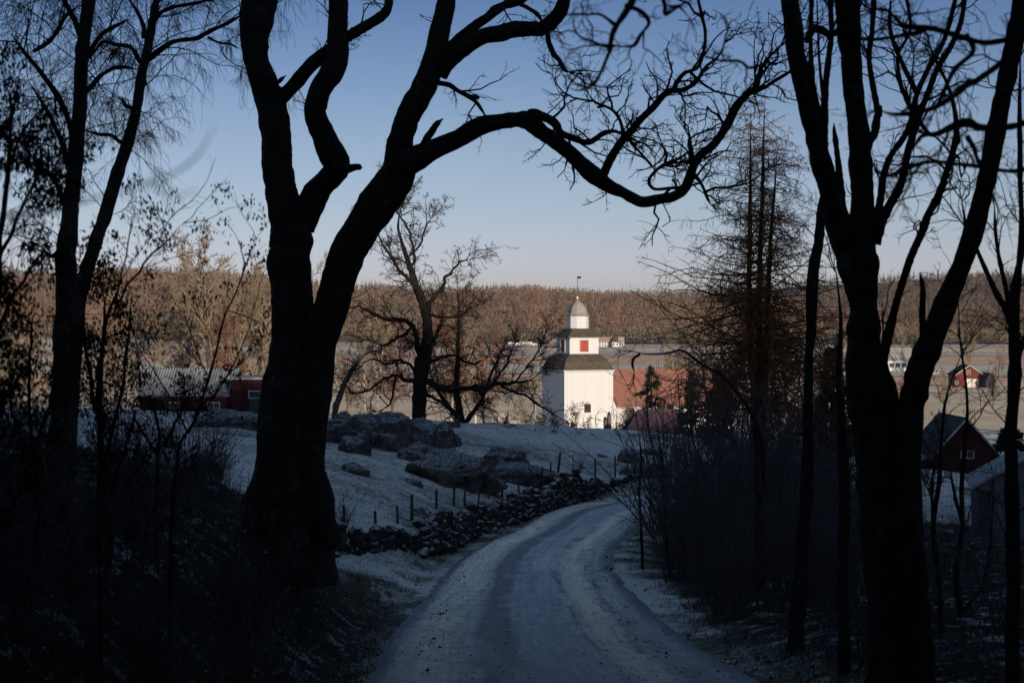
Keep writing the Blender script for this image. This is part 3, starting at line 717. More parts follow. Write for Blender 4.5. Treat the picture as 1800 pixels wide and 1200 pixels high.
grave(1107, 738, 213, .5, 'slab', 'dark gravestone before the nave wall, close to the purple-red shed roof', 'stone_dark')
grave(881, 725, 206, .95, 'slab', 'large pale sunlit gravestone, leftmost of the churchyard group', 'stone')
grave(887.5, 734, 207, .5, 'slab', 'small pale sunlit gravestone right of the large leftmost one', 'stone')
grave(896, 719, 206, .75, 'obelisk', 'tall pale sunlit grave pillar in the middle of the churchyard group', 'stone')
grave(904, 731, 207, .4, 'cross', 'thin pale stone cross right of the tall sunlit grave pillar', 'stone')
grave(911, 730, 206, .42, 'slab', 'narrow pale gravestone left of the small round tree in the churchyard', 'stone')
grave(903, 738, 203, 1.1, 'slab', 'broad grey gravestone in front of the thin stone cross', 'stone')
grave(916, 741, 203, .8, 'slab', 'low broad pale gravestone nearest the round churchyard tree', 'stone')
# churchyard wall
p = PG(868, 196); q = PG(936, 200); yw = empty('churchyard_wall', tuple(p), math.atan2(q.y - p.y, q.x - p.x), 'long low grey churchyard wall in front of the sunlit gravestones', 'wall')
L_ = (q - p).length; rg = random.Random(5); x_ = -.5
while x_ < L_:
    w_ = rg.uniform(.45, .8)
    o = MB().box(x_, x_ + w_ - .03, -.25 + rg.uniform(-.03, .03), .25, -.6, .62 + rg.uniform(-.05, .05)).build('stone_block', 'stone_dark', yw); x_ += w_
# lamp post
p = P(941, 751, 182); p.z = gz(p.x, p.y); hp = (HOR - 697) / F * 182 - p.z
lp = empty('lamp_post', tuple(p), 0, 'thin pale grey lamp post with short arm left of the church tower', 'lamp post')
MB().cyl(0, 0, -.3, hp, .075, .05, 8).build('pole', 'zinc', lp)
a = MB(); a.tube([(0, 0, hp - .02), (-.15, 0, hp + .08), (-.4, 0, hp + .1)], .035); a.build('arm', 'zinc', lp)
MB().loft([[(-.38, -.09, hp + .05), (-.38, .09, hp + .05), (-.38, .09, hp + .15), (-.38, -.09, hp + .15)], [(-.95, -.12, hp + .06), (-.95, .12, hp + .06), (-.95, .12, hp + .14), (-.95, -.12, hp + .14)]]).build('lamp_head', 'zinc', lp)
# parked cars, mostly below the brow of the pasture
def car(px, d, top_py, rz, paint, label):
    p = P(px, top_py, d); g = gz(p.x, p.y); p.z = g
    c_ = empty('parked_car', tuple(p), rz, label, 'car', 'cars parked below the pasture')
    def sec(x, w_, z0, z1_): return [(x, -w_, z0), (x, w_, z0), (x, w_, z1_), (x, w_ * .97, z1_ + .04), (x, -w_ * .97, z1_ + .04), (x, -w_, z1_)]
    MB().loft([sec(-2.2, .72, .42, .60), sec(-2.05, .84, .25, .78), (sec(-1.2, .88, .22, .92)), sec(.9, .88, .22, .94), sec(1.9, .84, .25, .88), sec(2.15, .76, .38, .72)]).build('body', paint, c_, True)
    MB().loft([[(-1.25, -.78, .93), (-1.25, .78, .93), (1.75, .78, .93), (1.75, -.78, .93)], [(-.5, -.62, 1.38), (-.5, .62, 1.38), (1.15, .62, 1.38), (1.15, -.62, 1.38)], [(-.4, -.58, 1.44), (-.4, .58, 1.44), (1.05, .58, 1.44), (1.05, -.58, 1.44)]]).build('cabin', paint, c_)
    for s_ in (-1, 1):
        MB().add([(-.95, s_ * .775, .98), (1.4, s_ * .775, .98), (1.0, s_ * .655, 1.33), (-.45, s_ * .655, 1.33)], [(0, 1, 2, 3)]).build('side_window', 'glass', c_)
        for x_ in (-1.35, 1.35):
            w_ = MB(); n_ = 14
            w_.loft([[(x_ + .31 * math.cos(2 * math.pi * i / n_), s_ * y_, .31 + .31 * math.sin(2 * math.pi * i / n_)) for i in range(n_)] for y_ in (.70, .90)]); w_.build('wheel', 'tyre', c_)
    MB().add([(-1.15, -.7, 1.0), (-1.15, .7, 1.0), (-.55, .58, 1.34), (-.55, -.58, 1.34)], [(0, 1, 2, 3)]).build('windscreen', 'glass', c_)
    return c_
car(830, 190, 740, R(8), 'carpaint', 'pale frosted car parked beyond the brow, right of the small bare tree')
car(861, 192, 738, R(60), 'carpaint_dark', 'dark car with frosty windscreen parked left of the sunlit gravestones')

def kid(e, nm): return next(c for c in e.children if c.name.startswith(nm))
# ------------------------------------------------------------------ sheds and barns
def house(name, label, cat, px0, px1, py_e, py_r, py_b, d, rz=0, depth=7, axis='x', wall='white_plain', roof='tile_red', over=.3, group=None, base=None):
    s_ = d / F; x0, x1 = (px0 - 900) * s_, (px1 - 900) * s_; xm = (x0 + x1) / 2; hw = (x1 - x0) / 2
    z0 = (HOR - py_b) * s_ if base is None else base
    e = empty(name, (xm, d, z0), rz, label, cat, group)
    ze_, zr_ = (HOR - py_e) * s_ - z0, (HOR - py_r) * s_ - z0
    MB().gable(-hw, hw, 0, depth, -1.5, ze_, zr_ - .05, axis).build('wall', wall, e)
    MB().roof(-hw, hw, 0, depth, ze_, zr_, .14, over, axis).build('roof', roof, e)
    return e, hw, ze_, zr_
# shed with a purple-red tiled roof near the churchyard
s_ = 168 / F
e, hw, ze_, zr_ = house('tiled_shed', 'low shed with purple-red tiled roof below the church nave', 'shed', 1103, 1196, 757, 726, 775, 168, R(0), 5.2, 'x', 'tile_dark', 'tile_purple', .15)
for v_ in kid(e, 'roof').data.vertices:      # hipped left end
    if v_.co.x < 0 and v_.co.z > zr_ - .2: v_.co.x += 1.35
    if v_.co.x > 0 and v_.co.z > zr_ - .2: v_.co.x += .4
for v_ in kid(e, 'wall').data.vertices:
    if v_.co.x < 0 and v_.co.z > zr_ - .2: v_.co.x += 1.5
MB().tube([(-hw + 1.2, 2.6, zr_ + .2), (hw + .6, 2.6, zr_ + .2)], .12).build('ridge_tiles', 'tile_purple', e)
MB().add([(hw + .1, -.2, ze_ - .15), (hw + .75, 2.6, zr_ + .12), (hw + .75, 2.6, zr_ - .12), (hw + .1, -.2, ze_ - .4), (hw + .17, -.2, ze_ - .15), (hw + .82, 2.6, zr_ + .12), (hw + .82, 2.6, zr_ - .12), (hw + .17, -.2, ze_ - .4)], [(0, 1, 2, 3), (7, 6, 5, 4), (0, 4, 5, 1), (3, 2, 6, 7)]).build('barge_board', 'zinc', e)
# red barn on the left with frosted pantiles and its flat-roofed annex
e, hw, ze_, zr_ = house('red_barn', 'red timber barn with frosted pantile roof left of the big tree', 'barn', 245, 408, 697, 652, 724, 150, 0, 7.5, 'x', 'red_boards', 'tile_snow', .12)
tp = MB(); 
cols_, rows_ = 34, 9; y0_, y1_ = -.12, 3.72; slp = (zr_ - ze_) / 3.75
tmes = MB(); cwid = (2 * hw + .2) / cols_; rl = (y1_ - y0_) / rows_
cs, sn = math.cos(math.atan(slp)), math.sin(math.atan(slp)); rl3 = rl / cs
tv = [(-cwid * .46, -rl3 * .04, .05), (0, -rl3 * .04, .13), (cwid * .46, -rl3 * .04, .05), (-cwid * .46, rl3 * .92, .02), (0, rl3 * .92, .10), (cwid * .46, rl3 * .92, .02), (-cwid * .46, -rl3 * .04, 0), (cwid * .46, -rl3 * .04, 0)]
tmesh = MB().add(tv, [(0, 1, 4, 3), (1, 2, 5, 4), (6, 7, 2, 1, 0)])
t0 = tmesh.build('roof_tile', 'tile_snow', kid(e, 'roof'))
rf = kid(e, 'roof'); gap = MB(); cnt = 0
for r_ in range(rows_):
    for c_ in range(cols_):
        yy = y0_ + r_ * rl; xx = -hw - .1 + (c_ + .5) * cwid; zz = ze_ + yy * slp + .15
        if cnt < 300:
            o = t0 if cnt == 0 else t0.copy()
            if cnt: C.objects.link(o); o.parent = rf
            o.location = (xx, yy, zz); o.rotation_euler = (math.atan(slp), 0, 0)
        else:
            Mx = Matrix.Translation((xx, yy, zz)) @ Matrix.Rotation(math.atan(slp), 4, 'X'); gap.add([tuple(Mx @ Vector(v_)) for v_ in tv], [(0, 1, 4, 3), (1, 2, 5, 4), (6, 7, 2, 1, 0)])
        cnt += 1
if gap.v: gap.build('roof_tiles_beyond', 'tile_snow', rf)['kind'] = 'stuff'
rf.data.materials[0] = M['tile_dark']
window(e, 2.45, 0, ze_ - .75, 1.0, .42, bars=(1, 0), fw=.06)
window(e, -1.2, 0, ze_ - .75, 1.0, .42, bars=(1, 0), fw=.06)
e2 = empty('flat_roofed_annex', (P(438, 0, 149).x, 149, (HOR - 724) * 149 / F), 0, 'red board annex with flat snowy roof and large dark opening beside the barn', 'shed')
zt = (HOR - 667) * 149 / F - e2.location.z; hw2 = 29 * 149 / F + .15
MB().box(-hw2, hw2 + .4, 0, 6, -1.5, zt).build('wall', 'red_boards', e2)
MB().box(-hw2 - .15, hw2 + .6, -.25, 6.2, zt + .003, zt + .2).build('roof', 'tile_snow', e2)
window(e2, .75, 0, zt - 1.3, 1.5, .55, bars=(0, 0), fw=.08, glass='tile_dark')
MB().box(.05, 1.55, -.03, .02, -.4, zt - 1.72).build('doorway', 'tile_dark', e2)
MB().box(1.6, 1.7, -.08, .02, -.4, zt - .9).build('door_post', 'frame', e2)
# red gabled shed on the right
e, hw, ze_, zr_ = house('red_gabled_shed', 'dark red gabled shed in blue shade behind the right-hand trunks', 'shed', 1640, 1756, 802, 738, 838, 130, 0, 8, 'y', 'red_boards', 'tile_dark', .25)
window(e, .1, 0, ze_ + .15, .9, .5, bars=(1, 0), fw=.07)
for s2 in (-1, 1): MB().add([(0, -.3, zr_ + .2), (s2 * (hw + .3), -.3, ze_ - .1), (s2 * (hw + .3), -.3, ze_ - .28), (0, -.3, zr_), (0, -.24, zr_ + .2), (s2 * (hw + .3), -.24, ze_ - .1), (s2 * (hw + .3), -.24, ze_ - .28), (0, -.24, zr_)], [(0, 1, 2, 3), (4, 5, 6, 7), (0, 4, 5, 1), (3, 7, 6, 2)]).build('barge_board', 'zinc', e)
MB().box(-hw - 2.1, -hw - .02, .5, 7, -1.5, ze_ * .55).build('lean_to', 'red_boards', e)
MB().add([(-hw - 2.3, .3, ze_ * .5), (-hw + .0, .3, ze_ * .95), (-hw + .0, 7.2, ze_ * .95), (-hw - 2.3, 7.2, ze_ * .5), (-hw - 2.3, .3, ze_ * .5 + .12), (-hw + .0, .3, ze_ * .95 + .12), (-hw + .0, 7.2, ze_ * .95 + .12), (-hw - 2.3, 7.2, ze_ * .5 + .12)], [(0, 1, 5, 4), (1, 2, 6, 5), (2, 3, 7, 6), (3, 0, 4, 7), (4, 5, 6, 7), (3, 2, 1, 0)]).build('lean_to_roof', 'tile_snow', e)
# pale garden shed at the far right
d = 58; s_ = d / F; e = empty('pale_shed', ((1752 - 900) * s_, d, (HOR - 975) * s_), R(-12), 'pale grey rendered shed with sloping snowy eave at the right edge', 'shed')
zz = lambda py: (975 - py) * s_
M['pale_wall'] = simple('pale_render', (.11, .12, .135), (.085, .095, .11), 1.2)
MB().loft([[(-.62, 0, -1), (.9, 0, -1), (.9, 4, -1), (-.62, 4, -1)], [(-.62, 0, zz(853)), (.9, 0, zz(808)), (.9, 4, zz(808)), (-.62, 4, zz(853))]]).build('wall', 'pale_wall', e)
MB().loft([[(-.85, -.25, zz(860)), (.95, -.25, zz(806)), (.95, 4.2, zz(806)), (-.85, 4.2, zz(860))], [(-.85, -.25, zz(855)), (.95, -.25, zz(801)), (.95, 4.2, zz(801)), (-.85, 4.2, zz(855))]]).build('roof', 'tile_snow', e)
MB().box(-.60, -.18, -.05, .02, -1, zz(862)).build('door', 'tile_dark', e)

# far farms on the valley floor
def far_house(name, label, cat, px0, px1, py_e, py_r, py_b, wall, roof, depth=8, rz=0, axis='x', wins=0, ww=1.0, over=.3, group=None, dd=0, stor=1):
    d = 54000 / (py_b - HOR) + dd
    e, hw, ze_, zr_ = house(name, label, cat, px0, px1, py_e, py_r, py_b, d, rz, depth, axis, wall, roof, over, group)
    for r_ in range(stor):
        for k in range(wins):
            x_ = -hw + 2 * hw * (k + .5) / wins
            window(e, x_, 0, ze_ * (r_ + .55) / stor, ww, min(1.5, ze_ * .35 / stor + .4), bars=(1, 0), fw=.12, frame='frame')
    return e, hw, ze_, zr_
e, hw, _, zr_ = far_house('farmhouse', 'long cream two-storey farmhouse with pinkish roof right of the church tower', 'house', 1052, 1076, 600, 592.5, 609, 'white_plain', 'tile_purple', 9, wins=5, stor=2)
for x_ in (-5, -1, 3): MB().box(x_ - .4, x_ + .4, 4, 4.8, zr_ - .4, zr_ + 1.0).build('chimney', 'tile_red', e)
M['dull_pink_roof'] = simple('dull_pink_roof', (.33, .24, .2), (.28, .2, .17), .2)
kid(e, 'roof').data.materials[0] = M['dull_pink_roof']
e, hw, ze_, zr_ = far_house('farm_annex', 'cream farm wing with a red gable joined right of the long farmhouse', 'house', 1076, 1088, 601.5, 592.5, 609.2, 'white_plain', 'dull_pink_roof', 9, axis='y', wins=2)
MB().add([(-hw - .1, -.06, ze_ + .1), (hw + .1, -.06, ze_ + .1), (0, -.06, zr_)], [(0, 1, 2)]).build('gable_cladding', 'red_boards_far', e)
far_house('grey_roofed_outhouse', 'small cream outhouse with grey roof, rightmost of the farm by the tower', 'house', 1088, 1097, 602, 592.5, 608.5, 'white_plain', 'grey_roof', 8, wins=2)
e, hw, ze_, zr_ = far_house('far_red_barn', 'bright red barn with dark roof just left of the tower middle stage', 'barn', 965, 986, 602.5, 596.5, 608, 'red_boards_far', 'dull_pink_roof', 9)
MB().box(-7, -3, -.1, .02, 0, ze_ * .7).build('barn_door', 'tile_dark', e)
far_house('low_shed', 'low dark shed in front of the bright red far barn', 'shed', 955, 980, 607, 605.5, 609.5, 'tile_dark', 'grey_roof', 6, dd=-60)
# wrapped silage bales in a row
b0 = None; bd_ = 54000 / (606.3 - HOR)
for k in range(17):
    p = P(894.5 + k * 3.05, 606.3, bd_); 
    if b0 is None:
        m_ = MB(); n_ = 12
        m_.loft([[(x_, r_ * math.cos(2 * math.pi * i / n_) , 1.55 + r_ * math.sin(2 * math.pi * i / n_)) for i in range(n_)] for x_, r_ in ((-.68, 1.1), (-.6, 1.5), (.6, 1.5), (.68, 1.1))])
        o = b0 = m_.build('wrapped_bale', 'plastic', None, True)
    else: o = b0.copy(); C.objects.link(o)
    o.location = (p.x, p.y + (k % 2) * .8, -18.1 + (0 if k < 14 else -.5 + .0 * k)); o.scale = (1, 1, 1.0 if k < 14 else .8); o.rotation_euler = (0, 0, R(8 * ((k * 7) % 5 - 2)))
    tag(o, 'white plastic wrapped bale in the long row on the field left of the tower', 'bale', 'white wrapped bales in a row on the far field')
# right-hand side farms
e, hw, ze_, zr_ = far_house('white_long_house', 'white building with grey roof and wide windows seen between the right trunks', 'house', 1540, 1606, 633, 612, 652, 'white_plain', 'grey_roof', 11, wins=6, ww=1.6)
e, hw, ze_, zr_ = far_house('red_gabled_barn', 'bright red gabled barn with white trim and a small gable window', 'barn', 1681, 1727, 658, 642.5, 681, 'red_boards_far', 'tile_dark', 9, axis='y', over=.35)
for s2 in (-1, 1): MB().add([(0, -.42, zr_ + .3), (s2 * (hw + .45), -.42, ze_ - .1), (s2 * (hw + .45), -.42, ze_ - .45), (0, -.42, zr_ - .05)], [(0, 1, 2, 3)]).build('barge_board', 'frame', e)
window(e, -.2, 0, ze_ + .55, .8, 1.0, fw=.16); 
for x_ in (-.35, 1.75): MB().box(x_ - .95, x_ + .95, -.06, .02, 0, 2.5).build('barn_door', 'white_plain', e)
for x_ in (-3.6,): window(e, x_, 0, 1.4, .8, .9, fw=.12)
e, hw, ze_, zr_ = far_house('dark_outbuilding', 'small dark outbuilding with steep roof right of the bright red gabled barn', 'shed', 1733, 1748, 668, 656, 682, 'tile_dark', 'tile_dark', 7, axis='y')
far_house('far_villa', 'tiny white villa at the foot of the hill, left of the dark oak', 'house', 597, 605, 593, 589, 599.5, 'white_plain', 'grey_roof', 8, wins=2)
far_house('far_villa', 'white two-storey villa at the hill foot, middle of the three by the dark oak', 'house', 608, 618, 592, 587, 599, 'white_plain', 'tile_purple', 8, wins=3)
far_house('far_villa', 'low white house at the hill foot, rightmost of three behind the dark oak', 'house', 628, 640, 594, 590, 599.3, 'white_plain', 'grey_roof', 8, wins=3)
far_house('red_cottage', 'small red cottage on the valley floor seen through the left birches', 'cottage', 122, 138, 596, 589, 604, 'red_boards_far', 'grey_roof', 8, wins=2)
far_house('red_cottage', 'red cottage on the valley floor seen left of the barn roof', 'cottage', 172, 190, 597, 591, 604, 'red_boards_far', 'tile_dark', 8, wins=2)
far_house('far_red_house', 'faint red house on the field between the slender right trunks', 'house', 1474, 1488, 602, 599.5, 606, 'red_boards_far', 'tile_red', 8, wins=3)
far_house('small_grey_house', 'small pale house with grey roof left of the red gabled barn', 'house', 1638, 1650, 649, 643, 656, 'white_plain', 'grey_roof', 7, wins=2)
#@@PART3
# ------------------------------------------------------------------ rocks
def rock(px0, px1, py0, py1, d, label, seed, depth=None, flat=.55, sub=5, mat='rock', crease=1.0):
    pm = (px0 + px1) / 2
    for dq in np.arange(38 if px0 > 500 else 28, 132, .5):
        q = PG(pm, dq)
        if HOR - q.z / dq * F <= py1: d = dq; break
    s_ = d / F; cx_ = (pm - 900) * s_; hw_ = (px1 - px0) / 2 * s_; top = (HOR - py0) * s_; bot = (HOR - py1) * s_
    bm = bmesh.new(); bmesh.ops.create_icosphere(bm, subdivisions=sub, radius=1)
    me = bpy.data.meshes.new('rock'); bm.to_mesh(me); bm.free()
    n = len(me.vertices); co = np.zeros(n * 3); me.vertices.foreach_get('co', co); co = co.reshape(-1, 3)
    dep = depth or hw_ * .8; hh_ = (top - bot) * 1.0
    off = Vector((seed * 3.7, seed * 1.3, seed * 2.1)); k = np.zeros(n)
    rk = np.random.default_rng(seed * 31); npl = 15
    nn_ = nrm(rk.normal(0, 1, (npl, 3)) * np.array([1, 1, .55]) + np.array([0, 0, .35])); nn_[0] = nrm(np.array([rk.uniform(-.25, .25), -.35, 1.])); nn_[1] = nrm(np.array([rk.uniform(-.5, .5), -1., .95]))
    dd_ = rk.uniform(.62, .95, npl); dd_[0] = .66; dd_[1] = .74
    dots = np.clip(co @ nn_.T, 1e-3, None); rad_ = np.minimum((dd_[None] / dots).min(1), 1.05)
    for i in range(n):
        v = Vector(co[i]) * rad_[i]; q = Vector((v.x * 1.5, v.y * 1.5, v.z * 2.6)) + off
        a = mnoise.fractal(q * 1.2, 1.0, 2.1, 5) * .16
        vd, vp = mnoise.voronoi(q * 1.1 + Vector((a, a, a)) * 2)
        a += -.10 * crease * (1 - min((vd[1] - vd[0]) * 7, 1.0)) ** 2
        vd2, _ = mnoise.voronoi(q * 2.9); a += -.035 * (1 - min((vd2[1] - vd2[0]) * 7, 1)) ** 2 + .02 * mnoise.noise(q * 7) + .008 * mnoise.noise(q * 18)
        k[i] = rad_[i] * (1 + a)
    co = co * k[:, None]
    co = co * np.array([hw_ * 1.34, dep * 1.1, hh_ / .86]); co[:, 2] -= hh_ * .06
    me.vertices.foreach_set('co', co.ravel()); me.polygons.foreach_set('use_smooth', [True] * len(me.polygons)); me.update()
    me.materials.append(M[mat])
    o = bpy.data.objects.new('rock_outcrop', me); C.objects.link(o); o.location = (cx_, d + dep * .7, bot)
    tag(o, label, 'rock', 'rocks lying in the pasture'); return o
rock(548, 640, 724, 778, 99, 'pale weathered rock face at the left end of the main outcrop', 1, 2.2)
rock(612, 742, 714, 792, 95, 'largest dark domed rock of the outcrop with a frosted crown', 2, 2.6)
rock(690, 785, 738, 792, 92, 'rounded fissured rock right of the largest dome', 3, 2.2)
rock(755, 812, 742, 785, 96, 'mossy sloping rock at the upper right shoulder of the outcrop', 4, 1.8)
rock(590, 640, 768, 796, 88, 'low dark rock tucked under the pale left face', 5, 1.2)
rock(688, 762, 780, 812, 80, 'smooth grey lens-shaped rock in the middle of the slope', 6, 1.3)
rock(722, 876, 796, 856, 73, 'broad low dark slab with frosted ledges below the lens-shaped rock', 7, 2.0)
rock(836, 930, 782, 824, 86, 'jagged long rock rib right of the broad slab', 8, 1.8)
rock(850, 964, 806, 852, 78, 'broken dark rock with a pale block behind the fence posts', 9, 1.8)
rock(336, 456, 718, 752, 92, 'long low frosted rock left of the big tree', 10, 1.6)
rock(594, 646, 815, 834, 62, 'small flat dark rock in the frosty grass', 11, .5, sub=4)
rock(713, 741, 839, 853, 62, 'small wedge-shaped dark rock below the broad slab', 12, .35, sub=4)
rock(1086, 1132, 790, 815, 98, 'boulder in the pasture above the bend of the road', 13, .9, sub=4)
rock(1118, 1166, 786, 802, 104, 'flat frosted rock behind the boulder above the bend', 14, .8, sub=4)
rock(1046, 1072, 797, 806, 100, 'low dark flat stone left of the boulder above the bend', 15, .5, sub=4)
rock(1090, 1175, 812, 838, 94, 'broken stony ledge between the boulder and the road wall', 16, 1.2, sub=4)
rock(296, 372, 802, 838, 40, 'dark mossy boulder on the bank left of the big tree', 17, .6, sub=4)
rock(722, 750, 890, 903, 48, 'tiny dark stone poking from the grass behind the fence', 18, .25, sub=3)
rock(780, 812, 735, 752, 104, 'small rock on the brow right of the outcrop', 19, .5, sub=4)

# ------------------------------------------------------------------ dry stone wall along the road
wl = empty('dry_stone_wall', (0, 0, 0), 0, 'frosted mossy dry stone wall following the left side of the road', 'wall')
rgn = random.Random(9)
smesh = []
for k in range(9):
    bm = bmesh.new(); bmesh.ops.create_icosphere(bm, subdivisions=2, radius=.5)
    for v in bm.verts:
        q = v.co * 2.2 + Vector((k * 5.1, 0, 0)); v.co *= 1 + .30 * mnoise.noise(q) + .10 * mnoise.noise(q * 3)
        cut = [Vector((math.cos(k + j * 1.9) , math.sin(k * 2 + j * 2.3), math.sin(j * 1.3 + k))).normalized() for j in range(9)]
        for cdir in cut:
            dq = v.co.dot(cdir) - .33 - .02 * k / 9
            if dq > 0: v.co -= cdir * dq
    me = bpy.data.meshes.new('stone'); bm.to_mesh(me); bm.free(); me.materials.append(M['wall_stone'])
    for p_ in me.polygons: p_.use_smooth = False
    smesh.append(me)
tgc = nrm(np.gradient(RC[:, :2], axis=0)); seg = np.concatenate([[0], np.cumsum(np.linalg.norm(np.diff(RC[:, :2], axis=0), axis=1))])
def road_off(s, off):
    x = np.interp(s, seg, RC[:, 0]); y = np.interp(s, seg, RC[:, 1]); z = np.interp(s, seg, RC[:, 2])
    i = min(int(np.searchsorted(seg, s)), len(RC) - 1); t_ = tgc[i]
    return Vector((x + t_[1] * off, y - t_[0] * off, z)), math.atan2(t_[1], t_[0])
S0 = seg[np.abs(RC[:, 1] - 31).argmin()]; S1 = S0 + 67
nst = 0; extra = []
wseg = np.concatenate([[0], np.cumsum(np.linalg.norm(np.diff(WC[:, :2], axis=0), axis=1))]); wtg = nrm(np.gradient(WC[:, :2], axis=0))
def wall_at(s, off=0.):
    i = int(np.clip(np.searchsorted(wseg, s), 0, len(WC) - 1)); t_ = wtg[i]
    return Vector((WC[i, 0] - t_[1] * off, WC[i, 1] + t_[0] * off, WC[i, 2])), math.atan2(t_[1], t_[0])
cols = []; s = 0
while s < wseg[-1]:
    L_ = rgn.uniform(.30, .70); cols.append((s, L_)); s += L_ * .9
todo = []
for s, L_ in cols:
    hgt = .78 + .12 * math.sin(s * .7) + .10 * math.sin(s * 2.3) + (.30 if 34 < s < 39 else 0) - (.22 if 31.5 < s < 33.5 else 0)
    zc_ = 0
    while zc_ < hgt:
        topmost = zc_ > hgt - .34
        h_ = rgn.uniform(.15, .28) * (1.3 if topmost else 1); l_ = L_ * rgn.uniform(.75, 1.3); p, a = wall_at(s + L_ / 2 + rgn.uniform(-.14, .14), .10 * zc_ + rgn.uniform(-.07, .07))
        k_ = 1.6 if topmost else 1
        todo.append((abs(p.y), rgn.randrange(9), (p.x, p.y, p.z - .15 + zc_ + h_ / 2), (rgn.uniform(-.3, .3) * k_, rgn.uniform(-.28, .28) * k_, a + rgn.uniform(-.4, .4)), (l_ * 1.25, rgn.uniform(.42, .62), h_ * 1.6)))
        zc_ += h_ * rgn.uniform(.8, 1.0)
todo.sort(key=lambda q: q[0])
for q in todo:
    if nst < 300:
        o = bpy.data.objects.new('stone', smesh[q[1]]); C.objects.link(o); o.parent = wl; o.location = q[2]; o.rotation_euler = q[3]; o.scale = q[4]
    else: extra.append(q[1:])
    nst += 1
if extra:
    parts = []
    for k, loc, rot, sc_ in extra:
        me = smesh[k]; c = np.zeros(len(me.vertices) * 3); me.vertices.foreach_get('co', c); c = c.reshape(-1, 3) * np.array(sc_)
        Rm = np.array(Matrix.Rotation(rot[2], 3, 'Z') @ Matrix.Rotation(rot[1], 3, 'Y') @ Matrix.Rotation(rot[0], 3, 'X'))
        f = np.array([list(p_.vertices) for p_ in me.polygons]); parts.append((c @ Rm.T + np.array(loc), f))
    V, Fl = join(parts); o = link_mesh('stone_courses', np_mesh('stone_courses', V, Fl, False), wl, M['wall_stone']); o['kind'] = 'stuff'

# ------------------------------------------------------------------ pasture fence
fe = empty('pasture_fence', (0, 0, 0), 0, 'old wooden pasture fence posts with thin wire behind the stone wall', 'fence')
wq = [wall_at(q, .95)[0] for q in np.arange(0, wseg[-1], 1.)]
PX_D = np.array(sorted([(900 + v.x / v.y * F, v.y) for v in wq] + [(470, 39.5)]))
posts = [(558, 862, 915, 7), (604, 878, 927, 6), (659, 900, 930, 6), (698, 897, 930, 5), (724, 877, 925, 6.5), (767, 868, 917, 5), (798, 872, 910, 4.5), (817, 877, 906, 4), (842, 868, 897, 3), (859, 857, 890, 4), (882, 843, 884, 4.5), (911, 842, 876, 3.5), (934, 825, 868, 4), (953, 822, 862, 3.5), (968, 812, 856, 3.5), (985, 790, 840, 4.2), (1007, 788, 832, 1.8), (1046, 803, 835, 3.6), (1081, 800, 838, 3.4), (1116, 812, 842, 3)]
tops = []
for i, (px, yt, yb, wpx) in enumerate(posts):
    d = np.interp(px, PX_D[:, 0], PX_D[:, 1]); pt = P(px, yt, d); pb = P(px - (8 if i == 15 else rgn.uniform(-1.5, 1.5)), yb, d)
    g = gz(pb.x, pb.y); hm_ = pt.z - pb.z; pt.x += 0; pb.z = min(max(pb.z, g - .04), g + .1) - .3; pt.z = pb.z + .3 + hm_; r_ = wpx * d / F / 2
    pts = np.array([[pb.lerp(pt, q) for q in (0, .3, .6, 1)]]); pts[0, 1:3, :2] += np.random.normal(0, .008, (2, 2))
    V, Q = tubes(pts, np.full((1, 4), r_) * np.array([1.05, 1, .97, .85]), 7, .06); k = len(V) - 7
    V = np.vstack([V, V[k:].mean(0) + np.array([0, 0, .02])]); T = np.array([[k + j, k + (j + 1) % 7, len(V) - 1] for j in range(7)])
    link_mesh('fence_post', np_mesh('fence_post', V, [Q, T], False), fe, M['post'])
    tops.append(pb.lerp(pt, .86)); 
for hgt in (0, -.28):
    pts = []
    for a, b_ in zip(tops[:-1], tops[1:]):
        for q in np.linspace(0, 1, 4)[:-1]: pts.append(a.lerp(b_, q) + Vector((0, -.03, hgt - .06 * math.sin(q * math.pi))))
    V, Q = tubes(np.array([pts]), np.full((1, len(pts)), .004), 3); link_mesh('wire', np_mesh('wire', V, Q), fe, M['wire'])

# ------------------------------------------------------------------ trees
def line(pts, d, off=(0, 0), m=None, wig=.0, rng=None, lump=.04, knob=.0):
    """pts (px,py,rpx) -> (points, radii); off = metres of extra depth from start to end, or a list per point"""
    pts = np.array(pts, float); n = len(pts)
    o = np.interp(np.linspace(0, 1, n), np.linspace(0, 1, len(off)), off)
    dd = d + o; wp = np.stack([(pts[:, 0] - 900) / F * dd, dd, (HOR - pts[:, 1]) / F * dd], 1); r = pts[:, 2] / F * dd
    L = np.linalg.norm(np.diff(wp, axis=0), axis=1).sum(); m = m or int(np.clip(L / max(.5 * r.mean(), .02), 6, 160))
    c = catmull(wp, m); rr = np.interp(np.linspace(0, n - 1, m), np.arange(n), r)
    if pts[-1, 1] > -15 and pts[-1, 2] < 8: rr = rr * np.interp(np.linspace(0, 1, m), [0, .8, 1], [1, 1, .35])
    rng = rng or np.random.default_rng(abs(int(pts[0, 0] * 7 + pts[-1, 1])) + 3)
    if wig:
        for k in range(3): c[:, k] += smooth_noise(m, max(4, L / .35), rng) * wig * rr * np.minimum(1, np.arange(m) / 3)
    rr = rr * (1 + lump * smooth_noise(m, max(5, L / .12), rng) + knob * np.clip(smooth_noise(m, max(4, L / .5), rng), 0, 2))
    return c, rr
